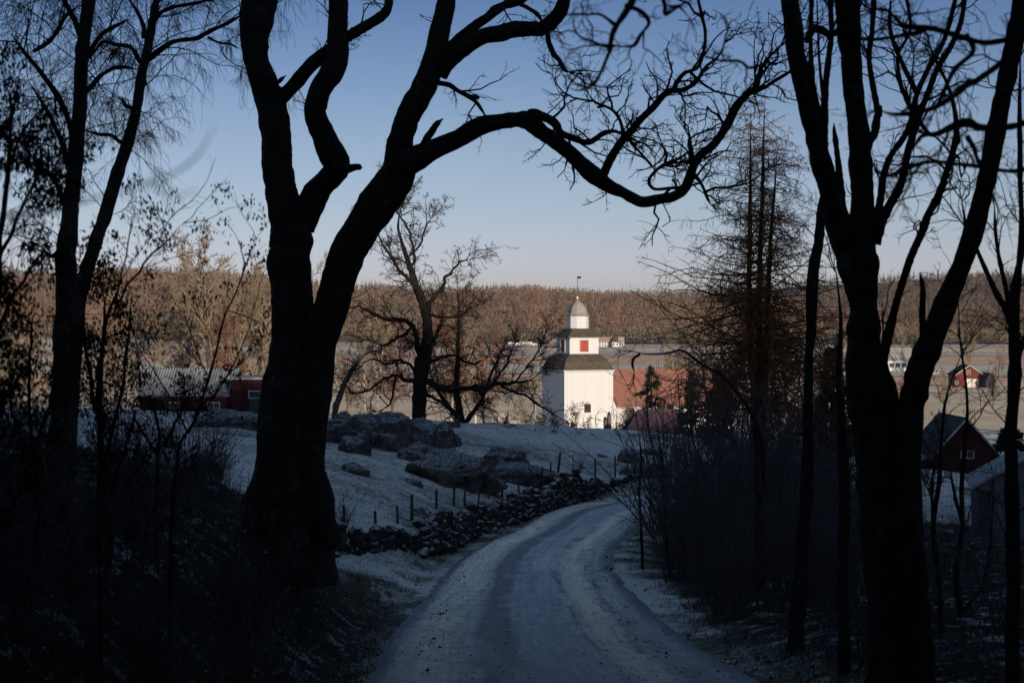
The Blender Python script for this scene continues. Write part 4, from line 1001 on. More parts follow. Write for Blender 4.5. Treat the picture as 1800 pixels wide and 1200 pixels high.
def limb_obj(name, ln, parent, mat, sides=12, lump=.03, rng=None, label=None):
    L_ = np.linalg.norm(np.diff(ln[0], axis=0), axis=1).sum()
    if sides >= 12:        # stout limbs get real bark furrows
        rng = rng or np.random.default_rng(int(L_ * 100)); m = int(np.clip(L_ / .05, 12, 330)); s0 = 56 if sides >= 16 else 30
        c = catmull(ln[0], m); r = np.interp(np.linspace(0, 1, m), np.linspace(0, 1, len(ln[1])), ln[1])
        V, Q = tubes(c[None], r[None], s0); ctr = np.repeat(c, s0, 0); dv = V - ctr; dn = dv / (np.linalg.norm(dv, axis=1, keepdims=True) + 1e-9)
        h = np.zeros((m, s0))
        for cell, nc, am in ((.55, 9, .075), (.22, 17, .055), (.10, 29, .032)):
            G = rng.uniform(-1, 1, (int(L_ / cell) + 4, nc)); gy = np.linspace(0, L_ / cell, m)[:, None] + .3 * np.sin(np.arange(s0) * 2 * math.pi / s0 * 2)[None] + 1; gx = np.arange(s0)[None] * nc / s0 + .6 * np.sin(np.linspace(0, L_ * 1.7, m))[:, None] + nc
            iy = np.clip(gy.astype(int), 0, G.shape[0] - 2); ix = gx.astype(int); fy = gy - iy; fx = gx - ix; fy = fy * fy * (3 - 2 * fy); fx = fx * fx * (3 - 2 * fx)
            g = (G[iy, ix % nc] * (1 - fx) + G[iy, (ix + 1) % nc] * fx) * (1 - fy) + (G[iy + 1, ix % nc] * (1 - fx) + G[iy + 1, (ix + 1) % nc] * fx) * fy
            h += am * (g if cell > .3 else 1 - 2.2 * np.abs(g))
        V = V + dn * (h.ravel() * np.repeat(np.minimum(r, .22), s0))[:, None]
        k = len(V); V = np.vstack([V, ln[0][-1]]); T = np.array([[k - s0 + j, k - s0 + (j + 1) % s0, k] for j in range(s0)])
        o = link_mesh(name, np_mesh(name, V, [Q, T]), parent, M[mat])
        return o
    V, Q = tubes(ln[0][None], ln[1][None], sides, lump, rng)
    k = len(V); V = np.vstack([V, ln[0][-1]]); T = np.array([[k - sides + j, k - sides + (j + 1) % sides, k] for j in range(sides)])
    o = link_mesh(name, np_mesh(name, V, [Q, T]), parent, M[mat])
    if label: o['label'] = label
    return o
def rel(lines, base):
    return [(c - np.array(base), r) for c, r in lines]

def twig_mesh(lines, rng, sp=.25, l1=(.5, 1.3), ang=(35, 75), n1=7, k2=5, k3=4, k4=0, wob=.22, grav=0., r1=.012, t0=.05, lr=(.35, .7), up=0., rmin=.004, g2=None, sides1=5):
    """procedural side branches, branchlets and twigs grown from limbs"""
    S, D, Rr = from_lines(lines, sp, t0, rng)
    E = np.repeat(np.stack([l[0][-1] for l in lines]), 4, 0); ED = np.repeat(np.stack([nrm(l[0][-1] - l[0][-3]) for l in lines]), 4, 0); ER = np.repeat(np.array([l[1][-1] for l in lines]), 4)
    n0 = len(S); S = np.concatenate([S, E]); D = np.concatenate([D, ED]); Rr = np.concatenate([Rr, ER]); n = len(S)
    amax = np.r_[rng.uniform(ang[0], ang[1], n0), rng.uniform(3, 40, n - n0)]
    perp = nrm(np.cross(D, rng.standard_normal(D.shape)) + np.array([0, 0, up])); a = np.radians(amax)[:, None]
    dr = D * np.cos(a) + perp * np.sin(a); ln = rng.uniform(l1[0], l1[1], n) ; r0 = np.minimum(Rr * .7, r1 * ln / np.mean(l1)) + rmin
    p1, q1 = grow(S, dr, ln, r0, n1, wob, grav, .35, rng); out = [tubes(p1, q1, sides1)]
    g2 = grav if g2 is None else g2
    pp, qq = p1, q1
    for j, k in enumerate((k2, k3, k4)):
        if not k: break
        s, d_, l, r = spawn(pp, qq, k, .12, 1., (25, 65), lr, .62, rmin, rng)
        pp, qq = grow(s, d_, l, r, 5 if j == 0 else 4, wob * 1.05, g2, .5, rng); out.append(tubes(pp, qq, 4 if j == 0 else 3))
    return join(out)

# --- the big forked tree left of the road
BD = 28.0; bb = P(508, 930, BD); bb.z = gz(bb.x, bb.y)
big = empty('forked_tree', tuple(bb), 0, 'huge dark double-trunked tree left of the road with a limb arching over the church', 'tree')
trunkA = [(512, 1020, 74), (512, 960, 70), (508, 915, 60), (500, 870, 54), (500, 800, 50), (503, 740, 47), (506, 690, 45), (511, 640, 40), (515, 590, 36), (515, 550, 33), (512, 505, 34), (507, 465, 37), (511, 435, 33), (510, 400, 34), (502, 365, 30), (495, 335, 27), (488, 300, 26), (487, 267, 26), (482, 225, 25), (478, 190, 25), (466, 150, 25), (452, 110, 22), (447, 70, 25), (450, 35, 27), (458, 0, 32), (468, -50, 30)]
trunkE = [(526, 965, 52), (526, 930, 49), (528, 850, 43), (532, 780, 38), (540, 720, 36), (549, 660, 34), (560, 600, 33), (578, 550, 31), (591, 505, 29), (608, 455, 31), (634, 405, 31), (660, 365, 33), (683, 333, 31), (702, 297, 29), (703, 255, 22), (717, 205, 19), (744, 155, 21), (763, 105, 19), (773, 55, 18), (784, 5, 16), (796, -60, 14)]
LB = {}
def bl(key, pts, off=(0, 0), sides=12, wig=.10, mat='bark', name='limb', lump=.03, knob=.06):
    l = rel([line(pts, BD, off, wig=wig, lump=lump, knob=knob)], bb)[0]; LB[key] = l; limb_obj(name, l, big, mat, sides); return l
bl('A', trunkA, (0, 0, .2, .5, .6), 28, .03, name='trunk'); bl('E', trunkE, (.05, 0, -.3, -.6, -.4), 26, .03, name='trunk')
bl('root1', [(556, 830, 16), (562, 880, 24), (574, 925, 20), (588, 960, 12)], (-.2, -.5), 12, name='root')
bl('root2', [(462, 830, 16), (455, 870, 22), (442, 905, 18), (425, 935, 10)], (0, -.4), 12, name='root')
bl('B', [(530, 395, 26), (545, 358, 22), (566, 330, 20), (588, 306, 20), (590, 285, 21), (577, 258, 22), (562, 225, 19), (555, 200, 19), (564, 165, 19), (580, 130, 19), (594, 95, 19), (596, 60, 17), (592, 25, 17), (590, -40, 16)], (.4, -.2, -.5, -.3), 18)
bl('stub', [(585, 297, 12), (610, 297, 8), (628, 294, 6), (636, 295, 5)], (-.3, -.5), 8)
bl('C', [(488, 178, 13), (508, 158, 12), (530, 132, 12), (556, 106, 12), (580, 88, 11), (598, 78, 9)], (.45, -.3), 12)
bl('D', [(598, 72, 10), (615, 62, 10), (640, 47, 9), (665, 33, 9), (680, 20, 9), (684, 0, 8), (676, -30, 7)], (-.3, .4), 10)
bl('F', [(690, 312, 26), (716, 290, 22), (745, 273, 19), (780, 254, 16), (812, 240, 15), (845, 222, 14), (880, 214, 13), (905, 212, 13), (928, 211, 14), (950, 228, 13), (972, 246, 12), (995, 264, 13), (1020, 288, 13), (1042, 308, 15), (1065, 325, 12), (1092, 335, 9.5), (1112, 348, 10), (1132, 355, 10), (1160, 350, 9), (1185, 345, 8), (1205, 328, 8), (1217, 295, 7), (1232, 272, 7.5), (1255, 253, 7), (1275, 222, 7), (1293, 190, 7), (1310, 170, 6.5), (1328, 155, 6), (1335, 130, 4.5), (1345, 108, 4), (1362, 92, 3.5), (1385, 68, 3)], (-.5, -1.6, -2.4, -2.9, -2.5, -3.6), 16)
bl('F2', [(1325, 160, 5), (1342, 155, 3.5), (1362, 142, 3.5), (1382, 130, 3), (1395, 118, 2.5)], (-3.2, -3.6), 6)
bl('F3', [(1218, 290, 5), (1214, 262, 4.5), (1211, 240, 3.5)], (-3.1, -3.1), 6)
bl('F4', [(1218, 305, 5), (1232, 322, 3), (1242, 345, 3), (1250, 360, 2)], (-3.1, -2.8), 5)
bl('G', [(925, 208, 8), (940, 198, 7.5), (958, 206, 8), (975, 218, 8), (985, 234, 7), (1005, 242, 6), (1030, 250, 5), (1045, 246, 5), (1062, 234, 5), (1080, 231, 5), (1096, 238, 4.5)], (-2.2, -2.8), 9)
bl('H', [(1058, 316, 9), (1066, 295, 8), (1078, 270, 7.5), (1092, 248, 7), (1108, 232, 7), (1125, 212, 6.5), (1145, 192, 6.5), (1162, 172, 6), (1180, 160, 5.5), (1200, 158, 4.5), (1222, 145, 4), (1240, 118, 3.5), (1262, 100, 3), (1275, 75, 2.5)], (-2.7, -3.6), 9)
bl('H2', [(1182, 160, 4.5), (1192, 142, 4), (1205, 128, 3.5), (1225, 120, 3), (1235, 98, 3), (1240, 60, 3), (1232, 20, 3), (1222, -20, 2.5)], (-3.1, -3.6), 6)
bl('H3', [(1096, 234, 4), (1090, 212, 3), (1078, 195, 2.8), (1062, 186, 2.5), (1046, 180, 2.5), (1034, 165, 2)], (-3, -2.4), 5)
bl('H4', [(1205, 330, 4), (1185, 330, 3), (1150, 332, 3), (1140, 318, 3), (1152, 300, 3), (1170, 288, 3.5), (1195, 278, 3), (1215, 262, 2.5)], (-3.2, -2.6), 5)
bl('H5', [(1100, 238, 3.5), (1120, 262, 2.5), (1140, 285, 2.5), (1150, 298, 2)], (-2.8, -3.3), 5)
bl('I', [(772, 132, 15), (790, 108, 14), (808, 92, 13.5), (830, 76, 13), (855, 62, 13), (880, 56, 14), (905, 52, 14), (930, 52, 12.5), (952, 50, 12), (970, 36, 12.5), (984, 18, 12), (992, -5, 10), (1000, -40, 9)], (-.5, -1.2), 14)
bl('J', [(780, 98, 9), (795, 78, 8), (815, 60, 8.5), (838, 45, 8.5), (858, 32, 8.5), (873, 18, 8.5), (890, 8, 8), (915, 0, 8), (935, -20, 7)], (-.5, .2), 10)
bl('K', [(915, 8, 4), (930, 16, 3.5), (945, 26, 4), (955, 40, 3)], (0, -1), 6)
bl('L', [(962, 55, 5), (965, 75, 4.5), (972, 93, 5), (984, 106, 4), (992, 122, 4), (1000, 127, 4)], (-1, -1.2), 7)
bl('M', [(772, 146, 5), (790, 150, 4.5), (806, 160, 4), (822, 168, 4.5), (836, 178, 3.5), (848, 195, 3), (857, 212, 2)], (-.5, -1.0), 7)
bl('M2', [(826, 170, 4), (836, 171, 4.5), (843, 171, 4)], (-.8, -.8), 7)
bl('N', [(738, 275, 8), (746, 255, 8), (752, 240, 7), (762, 226, 6.5), (770, 216, 5), (779, 209, 3)], (-.8, -1.1), 8)
bl('O', [(482, 158, 5), (486, 148, 4), (494, 140, 3.5), (503, 133, 2)], (.3, 0), 6)
rg_ = np.random.default_rng(21)
fine = [LB[k] for k in ('F', 'G', 'H', 'H2', 'H3', 'H4', 'H5', 'F2', 'F3', 'F4')]
half = [(LB['F'][0][int(len(LB['F'][0]) * .55):], LB['F'][1][int(len(LB['F'][0]) * .55):])] + fine[1:]
V1, Q1 = twig_mesh(half, rg_, .20, (.35, 1.25), (40, 80), 8, 5, 3, 0, .36, .03, .014, .08, up=.5, rmin=.0048)
V2, Q2 = twig_mesh([LB[k] for k in ('F', 'E', 'B', 'I')], rg_, 1.5, (.5, 1.2), (50, 85), 7, 5, 3, 0, .18, .10, .009, .3, up=1.2, rmin=.0045)
V3, Q3 = twig_mesh([LB[k] for k in ('D', 'C', 'J', 'K', 'L', 'M', 'G')], rg_, .35, (.3, .9), (40, 80), 6, 4, 3, 0, .28, .03, .009, .1, up=.4, rmin=.0045)
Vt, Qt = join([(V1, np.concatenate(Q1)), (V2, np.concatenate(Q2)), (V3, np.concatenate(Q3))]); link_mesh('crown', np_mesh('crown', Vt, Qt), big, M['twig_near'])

# --- right-hand group of trunks
RD = 18.0; rb = P(1560, 1160, RD); rb.z = gz(rb.x, rb.y)
rt = empty('multi_stemmed_tree', tuple(rb), 0, 'massive dark multi-stemmed tree at the right with knobbly vertical stems', 'tree')
LR = {}
def rl_(key, pts, off=(0, 0), sides=12, wig=.12, name='limb', knob=.08):
    l = rel([line(pts, RD, off, wig=wig, lump=.05, knob=knob)], rb)[0]; LR[key] = l; limb_obj(name, l, rt, 'bark', sides, .04); return l
rl_('T', [(1556, 1260, 36), (1560, 1180, 34), (1562, 1100, 32), (1565, 1000, 42), (1556, 900, 46), (1548, 800, 45), (1535, 720, 43), (1524, 660, 36), (1520, 600, 27), (1519, 540, 23), (1512, 490, 30), (1508, 450, 34), (1515, 410, 24), (1516, 350, 21), (1513, 300, 20), (1509, 240, 19), (1502, 180, 18), (1497, 110, 19), (1491, 50, 19), (1487, -60, 18)], (0, 0, .1, .3), 26, .03, name='trunk')
rl_('Ra', [(1508, 480, 22), (1490, 430, 24), (1472, 380, 21), (1460, 335, 20), (1446, 295, 18), (1434, 255, 16), (1423, 205, 15), (1411, 150, 15), (1399, 95, 14.5), (1390, 40, 14.5), (1385, -10, 14), (1380, -70, 13)], (.1, -.2, -.4), 18)
rl_('Rc', [(1622, 1260, 24), (1614, 1120, 24), (1600, 1020, 27), (1592, 900, 28), (1592, 800, 26), (1600, 720, 22), (1612, 665, 22), (1630, 618, 22), (1662, 533, 19), (1690, 467, 16.5), (1714, 400, 15.5), (1731, 333, 16), (1744, 267, 16.5), (1757, 200, 15.5), (1771, 133, 15), (1784, 67, 16), (1795, 0, 16), (1806, -70, 15)], (-.1, -.2, -.4, -.6), 22, .04, name='trunk')
rl_('Rd', [(1528, 690, 10), (1549, 640, 9), (1562, 580, 8), (1574, 535, 7), (1588, 490, 7), (1603, 445, 7), (1620, 405, 7), (1631, 376, 7), (1648, 348, 7), (1660, 318, 6.5), (1670, 285, 6), (1682, 235, 6), (1678, 190, 5), (1665, 148, 4.5), (1652, 125, 4)], (-.1, -.5), 9)
rl_('Re', [(1538, 400, 8), (1546, 350, 7), (1553, 308, 6.5), (1566, 275, 6), (1590, 240, 6), (1604, 205, 5.5), (1612, 165, 5), (1632, 120, 5), (1655, 80, 4.5), (1668, 45, 4.5), (1680, 0, 4), (1690, -50, 4)], (.1, .6), 9)
rl_('Rf', [(1540, 430, 9), (1555, 375, 8), (1582, 325, 7.5), (1598, 265, 7), (1612, 215, 6), (1630, 165, 5.5), (1650, 120, 5.5), (1675, 75, 5), (1690, 35, 4.5), (1698, -20, 4)], (0, -.5), 9)
rl_('Rg', [(1522, 262, 9), (1532, 240, 8), (1540, 215, 7), (1546, 198, 6), (1549, 186, 5)], (0, -.2), 9)
rl_('Ri', [(1478, 345, 8), (1474, 300, 6), (1470, 262, 5), (1467, 235, 4), (1466, 216, 2)], (0, .1), 7)
rl_('Rh', [(1445, 290, 8), (1448, 240, 7), (1448, 200, 6), (1450, 160, 5.5), (1456, 110, 5.5), (1461, 60, 5), (1459, 0, 5), (1459, -60, 5)], (-.2, .2), 9)
rl_('Rj', [(1440, 205, 6), (1428, 140, 4.5), (1424, 80, 4), (1426, 20, 4), (1424, -50, 4)], (-.2, .3), 7)
rl_('Rk', [(1545, 205, 6), (1528, 110, 5), (1532, 60, 5), (1536, 0, 5), (1538, -50, 5)], (0, .4), 7)
rl_('Rl', [(1418, 70, 6), (1430, 52, 7), (1445, 54, 7), (1455, 62, 6), (1475, 60, 6)], (-.3, .1), 8)
rl_('Rm', [(1612, 165, 4.5), (1590, 120, 4), (1566, 60, 3.5), (1565, 0, 3.5)], (.3, .8), 6)
rl_('Rn', [(1628, 618, 8), (1622, 560, 6), (1622, 510, 5), (1618, 480, 3)], (-.4, -.4), 7)
rl_('Ro', [(1632, 235, 4), (1600, 190, 3.5), (1585, 150, 3), (1578, 100, 3), (1600, 50, 3), (1590, -20, 3)], (0, 1.), 6)
rg_ = np.random.default_rng(22)
V1, Q1 = twig_mesh([LR[k] for k in ('Re', 'Rf', 'Rd', 'Rh', 'Rj', 'Rk', 'Rm', 'Rl', 'Ro')], rg_, .17, (.2, 1.0), (35, 75), 7, 4, 3, 0, .36, .04, .007, .1, up=.2, rmin=.0026)
V2, Q2 = twig_mesh([LR[k] for k in ('T', 'Ra', 'Rc')], rg_, .6, (.1, .6), (50, 80), 5, 3, 2, 0, .3, .02, .005, .45, up=.4, rmin=.0025)
Vt, Qt = join([(V1, np.concatenate(Q1)), (V2, np.concatenate(Q2))]); link_mesh('crown', np_mesh('crown', Vt, Qt), rt, M['twig_near'])

# --- slender stems on the right
def to_ground(pts, d):
    p = PG(pts[0][0], d); pyg = HOR - (p.z - .25) / d * F
    return [(pts[0][0], pyg, pts[0][2] * 1.12)] + list(pts) if pyg > pts[0][1] else list(pts)
def slender(pts, d, label, name='slender_tree', mat='bark', sides=12, tw=None, off=(0, 0), group=None, tmat='twig', side_lines=(), leafp=None, cat='tree'):
    pts = to_ground(pts, d); rng = np.random.default_rng(abs(int(pts[-1][0])) + 5); b0_ = P(pts[0][0], pts[0][1], d)
    e = empty(name, tuple(b0_), 0, label, cat, group)
    L = rel([line(pts, d, off, wig=.12, lump=.05, knob=.08)], b0_); limb_obj('trunk', L[0], e, mat, sides, .04)
    for sp_ in side_lines:
        l = rel([line(sp_[0], d, sp_[1], wig=.15, lump=.05, knob=.08)], b0_)[0]; L.append(l); limb_obj('limb', l, e, mat, 8, .04)
    if tw:
        V_, Q_ = twig_mesh(L, rng, **tw); link_mesh('crown', np_mesh('crown', V_, Q_), e, M[tmat])
    return e, L, b0_
slender([(1398, 1130, 16), (1402, 1050, 14), (1410, 950, 12), (1418, 860, 11), (1421, 780, 10), (1421, 700, 8), (1423, 620, 8), (1426, 540, 9), (1431, 470, 9), (1440, 410, 9), (1446, 360, 7), (1452, 300, 5), (1449, 200, 4), (1440, 100, 4), (1436, 0, 3)], 24, 'straight dark stem with moss between larch and massive right tree',
        tw=dict(sp=.35, l1=(.2, .9), k2=4, k3=3, r1=.005, t0=.15, rmin=.0035, wob=.25))
slender([(1334, 1110, 13), (1334, 1020, 11), (1336, 940, 10), (1336, 860, 9.5), (1336, 790, 8.5), (1330, 755, 6), (1325, 735, 3.2), (1312, 712, 2.4), (1296, 690, 2.2), (1264, 656, 2.1), (1232, 640, 2), (1200, 616, 2), (1170, 621, 2), (1135, 622, 1.9), (1112, 617, 1.5)], 34, 'dark spotted stem whose top bends far left with a drooping end', mat='bark',
        side_lines=[([(1125, 622, 2.5), (1114, 630, 2.5), (1112, 640, 2.2), (1115, 655, 1.6)], (0, 0))], tw=dict(sp=.5, l1=(.2, .8), k2=3, k3=2, r1=.005, t0=.2, rmin=.004, wob=.2))
slender([(1484, 1130, 10), (1481, 1000, 9.5), (1484, 900, 9), (1483, 820, 9), (1480, 760, 8.5), (1478, 700, 7), (1476, 640, 5), (1478, 560, 4), (1470, 480, 3)], 21, 'thin dark stem close left of the massive right tree',
        tw=dict(sp=.3, l1=(.2, .8), k2=4, k3=3, r1=.004, t0=.2, rmin=.003, wob=.25))
slender([(1780, 1260, 13), (1780, 1100, 12), (1779, 950, 11), (1778, 800, 10.5), (1780, 700, 10), (1783, 620, 10), (1782, 560, 10), (1784, 500, 7), (1800, 430, 5), (1815, 350, 4)], 17, 'upright dark trunk near the right edge dividing into a vase of branches',
        side_lines=[([(1781, 570, 8), (1765, 540, 6), (1745, 500, 5), (1722, 450, 4), (1700, 400, 3), (1690, 350, 2.5)], (0, .5)), ([(1783, 560, 8), (1790, 480, 6), (1796, 400, 5), (1792, 300, 5), (1792, 200, 4.5), (1794, 100, 4)], (0, -.3)), ([(1780, 560, 6), (1768, 500, 4.5), (1752, 430, 3.5), (1748, 360, 2.5)], (0, .9)), ([(1781, 640, 6), (1800, 600, 6), (1825, 540, 5)], (0, .9))],
        tw=dict(sp=.22, l1=(.25, 1.0), k2=4, k3=4, r1=.005, t0=.3, rmin=.0026, wob=.25, up=.4))
slender([(1700, 1150, 6), (1690, 1080, 5), (1680, 1000, 5), (1692, 930, 4), (1690, 860, 4), (1696, 780, 3), (1700, 700, 2.5), (1688, 600, 2), (1684, 520, 1.5)], 26, 'crooked sapling in front of the red gabled shed', cat='sapling',
        side_lines=[([(1690, 1080, 4), (1720, 1040, 3.5), (1735, 1000, 3), (1745, 900, 2.5)], (0, .4)), ([(1695, 930, 3), (1680, 880, 3), (1670, 820, 2)], (0, .6))], tw=dict(sp=.3, l1=(.4, 1.3), k2=4, k3=3, r1=.005, t0=.15, rmin=.004, wob=.18, up=.6))
slender([(1655, 1120, 5), (1650, 1020, 5), (1640, 930, 4.5), (1650, 850, 4), (1655, 770, 3), (1663, 700, 2.5), (1690, 620, 1.5)], 24, 'thin bent sapling right of the massive trunk, before the shed', cat='sapling', tw=dict(sp=.3, l1=(.4, 1.3), k2=4, k3=3, r1=.005, t0=.15, rmin=.0034, wob=.18, up=.6))
slender([(1180, 1030, 4), (1172, 960, 3), (1170, 900, 2.5), (1166, 840, 2), (1160, 780, 1.5), (1152, 720, 1)], 42, 'whippy sapling at the right verge of the road bend', cat='sapling', tw=dict(sp=.25, l1=(.3, 1.0), k2=4, k3=2, r1=.004, t0=.1, rmin=.003, wob=.12, up=.8))
slender([(1130, 1000, 3), (1127, 930, 2.5), (1124, 860, 2), (1127, 800, 1.6), (1120, 740, 1)], 45, 'thin lone sapling standing at the outer edge of the right verge', cat='sapling', tw=dict(sp=.3, l1=(.3, .9), k2=3, k3=2, r1=.004, t0=.2, rmin=.003, wob=.12, up=.8))

# --- larch with several stems behind
LD = 68.0; lb = P(1335, 800, LD); lb.z = gz(lb.x, lb.y)
la = empty('larch', tuple(lb), 0, 'tall bare three-stemmed larch right of the church with sunlit orange top', 'tree')
LL = []
for i, (pts, off) in enumerate([([(1326, 830, 7), (1325, 700, 6), (1319, 600, 5.5), (1317, 500, 4.5), (1318, 400, 3.6), (1319, 300, 2.2), (1319, 235, 1.2), (1320, 190, .5)], (0, .5)),
                 ([(1332, 830, 8), (1333, 700, 7), (1334, 600, 6), (1335, 500, 5), (1338, 400, 4), (1341, 300, 2.6), (1343, 220, 1.5), (1345, 168, .5)], (0, -.4)),
                 ([(1342, 830, 6.5), (1343, 720, 6), (1347, 600, 5), (1351, 500, 4), (1356, 400, 3.2), (1362, 330, 2), (1366, 260, .8)], (0, .6))]):
    l = rel([line(pts, LD, off, wig=.08)], lb)[0]; LL.append(l); limb_obj('trunk', l, la, 'bark', 10, .04)
rg_ = np.random.default_rng(33); S, D, Rr = from_lines(LL, .052, .17, rg_); zt = S[:, 2] - (-lb.z + (HOR - 170) / F * LD - 0)
top = (HOR - 168) / F * LD - lb.z; bot_ = .9; fr_ = np.clip((top - S[:, 2]) / (top - bot_), 0, 1)
ln = (.35 + 4.2 * np.minimum(fr_ * 1.7, 1) ** .9) * rg_.uniform(.55, 1.1, len(S)); ln *= np.where(fr_ > .85, .6, 1); ln += .25 * (fr_ < .2)
a = rg_.uniform(0, 2 * math.pi, len(S)); dr = np.stack([np.cos(a), np.sin(a), rg_.normal(.02, .22, len(S))], -1); ln = ln * rg_.uniform(.7, 1.3, len(S))
p1, q1 = grow(S, dr, ln, .006 + ln * .0055, 9, .20, -.055, .3, rg_); p1[:, :, 2] += (np.linspace(0, 1, 9) ** 2.5)[None] * ln[:, None] * .12
parts = [tubes(p1, q1, 4)]
s_, d_, l_, r_ = spawn(p1, q1, 15, .12, 1., (45, 80), (.10, .28), .6, .0075, rg_, .4); d_[:, 2] -= .45
p2, q2 = grow(s_, d_, l_, r_, 5, .22, -.10, .6, rg_); parts.append(tubes(p2, q2, 3))
s_, d_, l_, r_ = spawn(p2, q2, 1, .2, 1., (40, 80), (.5, .9), .7, .006, rg_); d_[:, 2] -= .4
p3, q3 = grow(s_, d_, l_, r_, 3, .2, -.12, .7, rg_); parts.append(tubes(p3, q3, 3))
V, Q = join(parts); link_mesh('crown', np_mesh('crown', V, Q), la, M['larch'])

# --- the two birches on the left
def birch(tpts, d, label, limbs, seed, off=(0, 0), hang=.5, density=.17):
    tpts = to_ground(tpts, d); rng = np.random.default_rng(seed); b_ = P(tpts[0][0], tpts[0][1], d)
    e = empty('birch', tuple(b_), 0, label, 'tree', 'birches on the left bank')
    L = rel([line(tpts, d, off, wig=.10, lump=.05, knob=.05)], b_); limb_obj('trunk', L[0], e, 'bark_birch', 16, .04)
    for p_, o_ in limbs:
        l = rel([line(p_, d, o_, wig=.2, lump=.05, knob=.05)], b_)[0]; L.append(l); limb_obj('limb', l, e, 'twig_near', 8, .04)
    up = (L[0][0][int(len(L[0][0]) * .45):], L[0][1][int(len(L[0][0]) * .45):])
    S, D, Rr = from_lines([up] + L[1:], density, .0, rng); n = len(S)
    perp = nrm(np.cross(D, rng.standard_normal(D.shape)) + np.array([0, 0, .5])); a = np.radians(rng.uniform(40, 75, n))[:, None]
    ln = rng.uniform(.5, 1.7, n); p1, q1 = grow(S, D * np.cos(a) + perp * np.sin(a), ln, .003 + ln * .004, 8, .22, -.01, .35, rng)
    parts = [tubes(p1, q1, 5)]
    s_, d_, l_, r_ = spawn(p1, q1, 8, .15, 1., (25, 60), (.3, .6), .55, .0028, rng); p2, q2 = grow(s_, d_, l_, r_, 6, .25, -.10, .5, rng); parts.append(tubes(p2, q2, 3))
    s_, d_, l_, r_ = spawn(p2, q2, 7, .2, 1., (20, 60), (.6, 1.4), .7, .0021, rng); d_[:, 2] -= hang
    p3, q3 = grow(s_, d_, np.clip(l_, .1, .7), r_, 6, .17, -.22, .7, rng); parts.append(tubes(p3, q3, 3))
    V_, Q_ = join(parts); link_mesh('crown', np_mesh('crown', V_, Q_), e, M['twig_near'])
    return e
birch([(92, 1050, 20), (95, 950, 18), (100, 850, 18), (106, 750, 18), (110, 650, 17), (114, 560, 17), (116, 480, 17), (121, 405, 15), (127, 340, 13), (133, 267, 13), (140, 200, 12.5), (143, 133, 12), (148, 70, 11), (156, 0, 11), (160, -70, 10)], 21, 'thick straight birch trunk, left one of the two on the bank',
      [([(130, 250, 6), (118, 205, 5), (95, 160, 5), (70, 125, 4), (45, 95, 3.5), (20, 60, 3)], (0, -1.2)), ([(122, 300, 6), (112, 260, 5), (100, 232, 4), (80, 190, 3.5), (55, 150, 3)], (0, 1)), ([(140, 60, 6), (130, 35, 5), (112, 0, 4), (100, -30, 3)], (0, .6)),
       ([(113, 360, 5), (100, 325, 4), (80, 300, 4), (60, 290, 3)], (0, .9)), ([(152, 160, 5), (170, 140, 4.5), (195, 122, 4), (215, 118, 4), (240, 122, 3)], (0, 1.2)), ([(157, 100, 4.5), (172, 70, 4), (195, 50, 4), (225, 35, 3)], (0, -1.0)),
       ([(112, 420, 5), (95, 450, 4), (75, 440, 3)], (0, -.7)), ([(60, 90, 4), (90, 70, 4), (115, 30, 3.5), (140, 10, 3)], (-1.2, 0))], 41)
birch([(118, 900, 12), (122, 800, 12), (127, 700, 12), (131, 620, 12), (138, 540, 12), (147, 490, 12), (162, 445, 12), (176, 405, 11), (190, 362, 11.5), (207, 305, 11), (224, 255, 10), (238, 200, 9), (246, 150, 8.5), (256, 100, 8), (266, 50, 7), (275, 0, 6), (280, -50, 5)], 23, 'leaning birch trunk, right one of the two on the bank',
      [([(262, 103, 5.5), (280, 88, 5), (300, 76, 4.5), (322, 71, 4), (345, 67, 4.5), (362, 60, 4), (378, 50, 4), (400, 40, 3.5), (415, 32, 3), (428, 22, 3)], (0, -1)), ([(366, 66, 2.5), (385, 75, 2), (405, 78, 2), (420, 86, 1.5)], (-1, -1.4)), ([(253, 65, 4.5), (250, 40, 4), (240, 20, 3), (228, 0, 3)], (0, .5)),
       ([(246, 110, 4), (230, 85, 4), (205, 80, 3.5), (180, 75, 3), (160, 100, 3)], (0, 1)), ([(212, 250, 4), (195, 238, 3.5), (175, 236, 3), (150, 230, 2.5)], (0, .8)), ([(265, 45, 4), (285, 20, 4), (310, 12, 3.5), (345, 5, 3), (385, -2, 2)], (0, -.6)), ([(243, 185, 4), (225, 190, 3), (214, 175, 3)], (0, -.4))], 42, (0, .4))

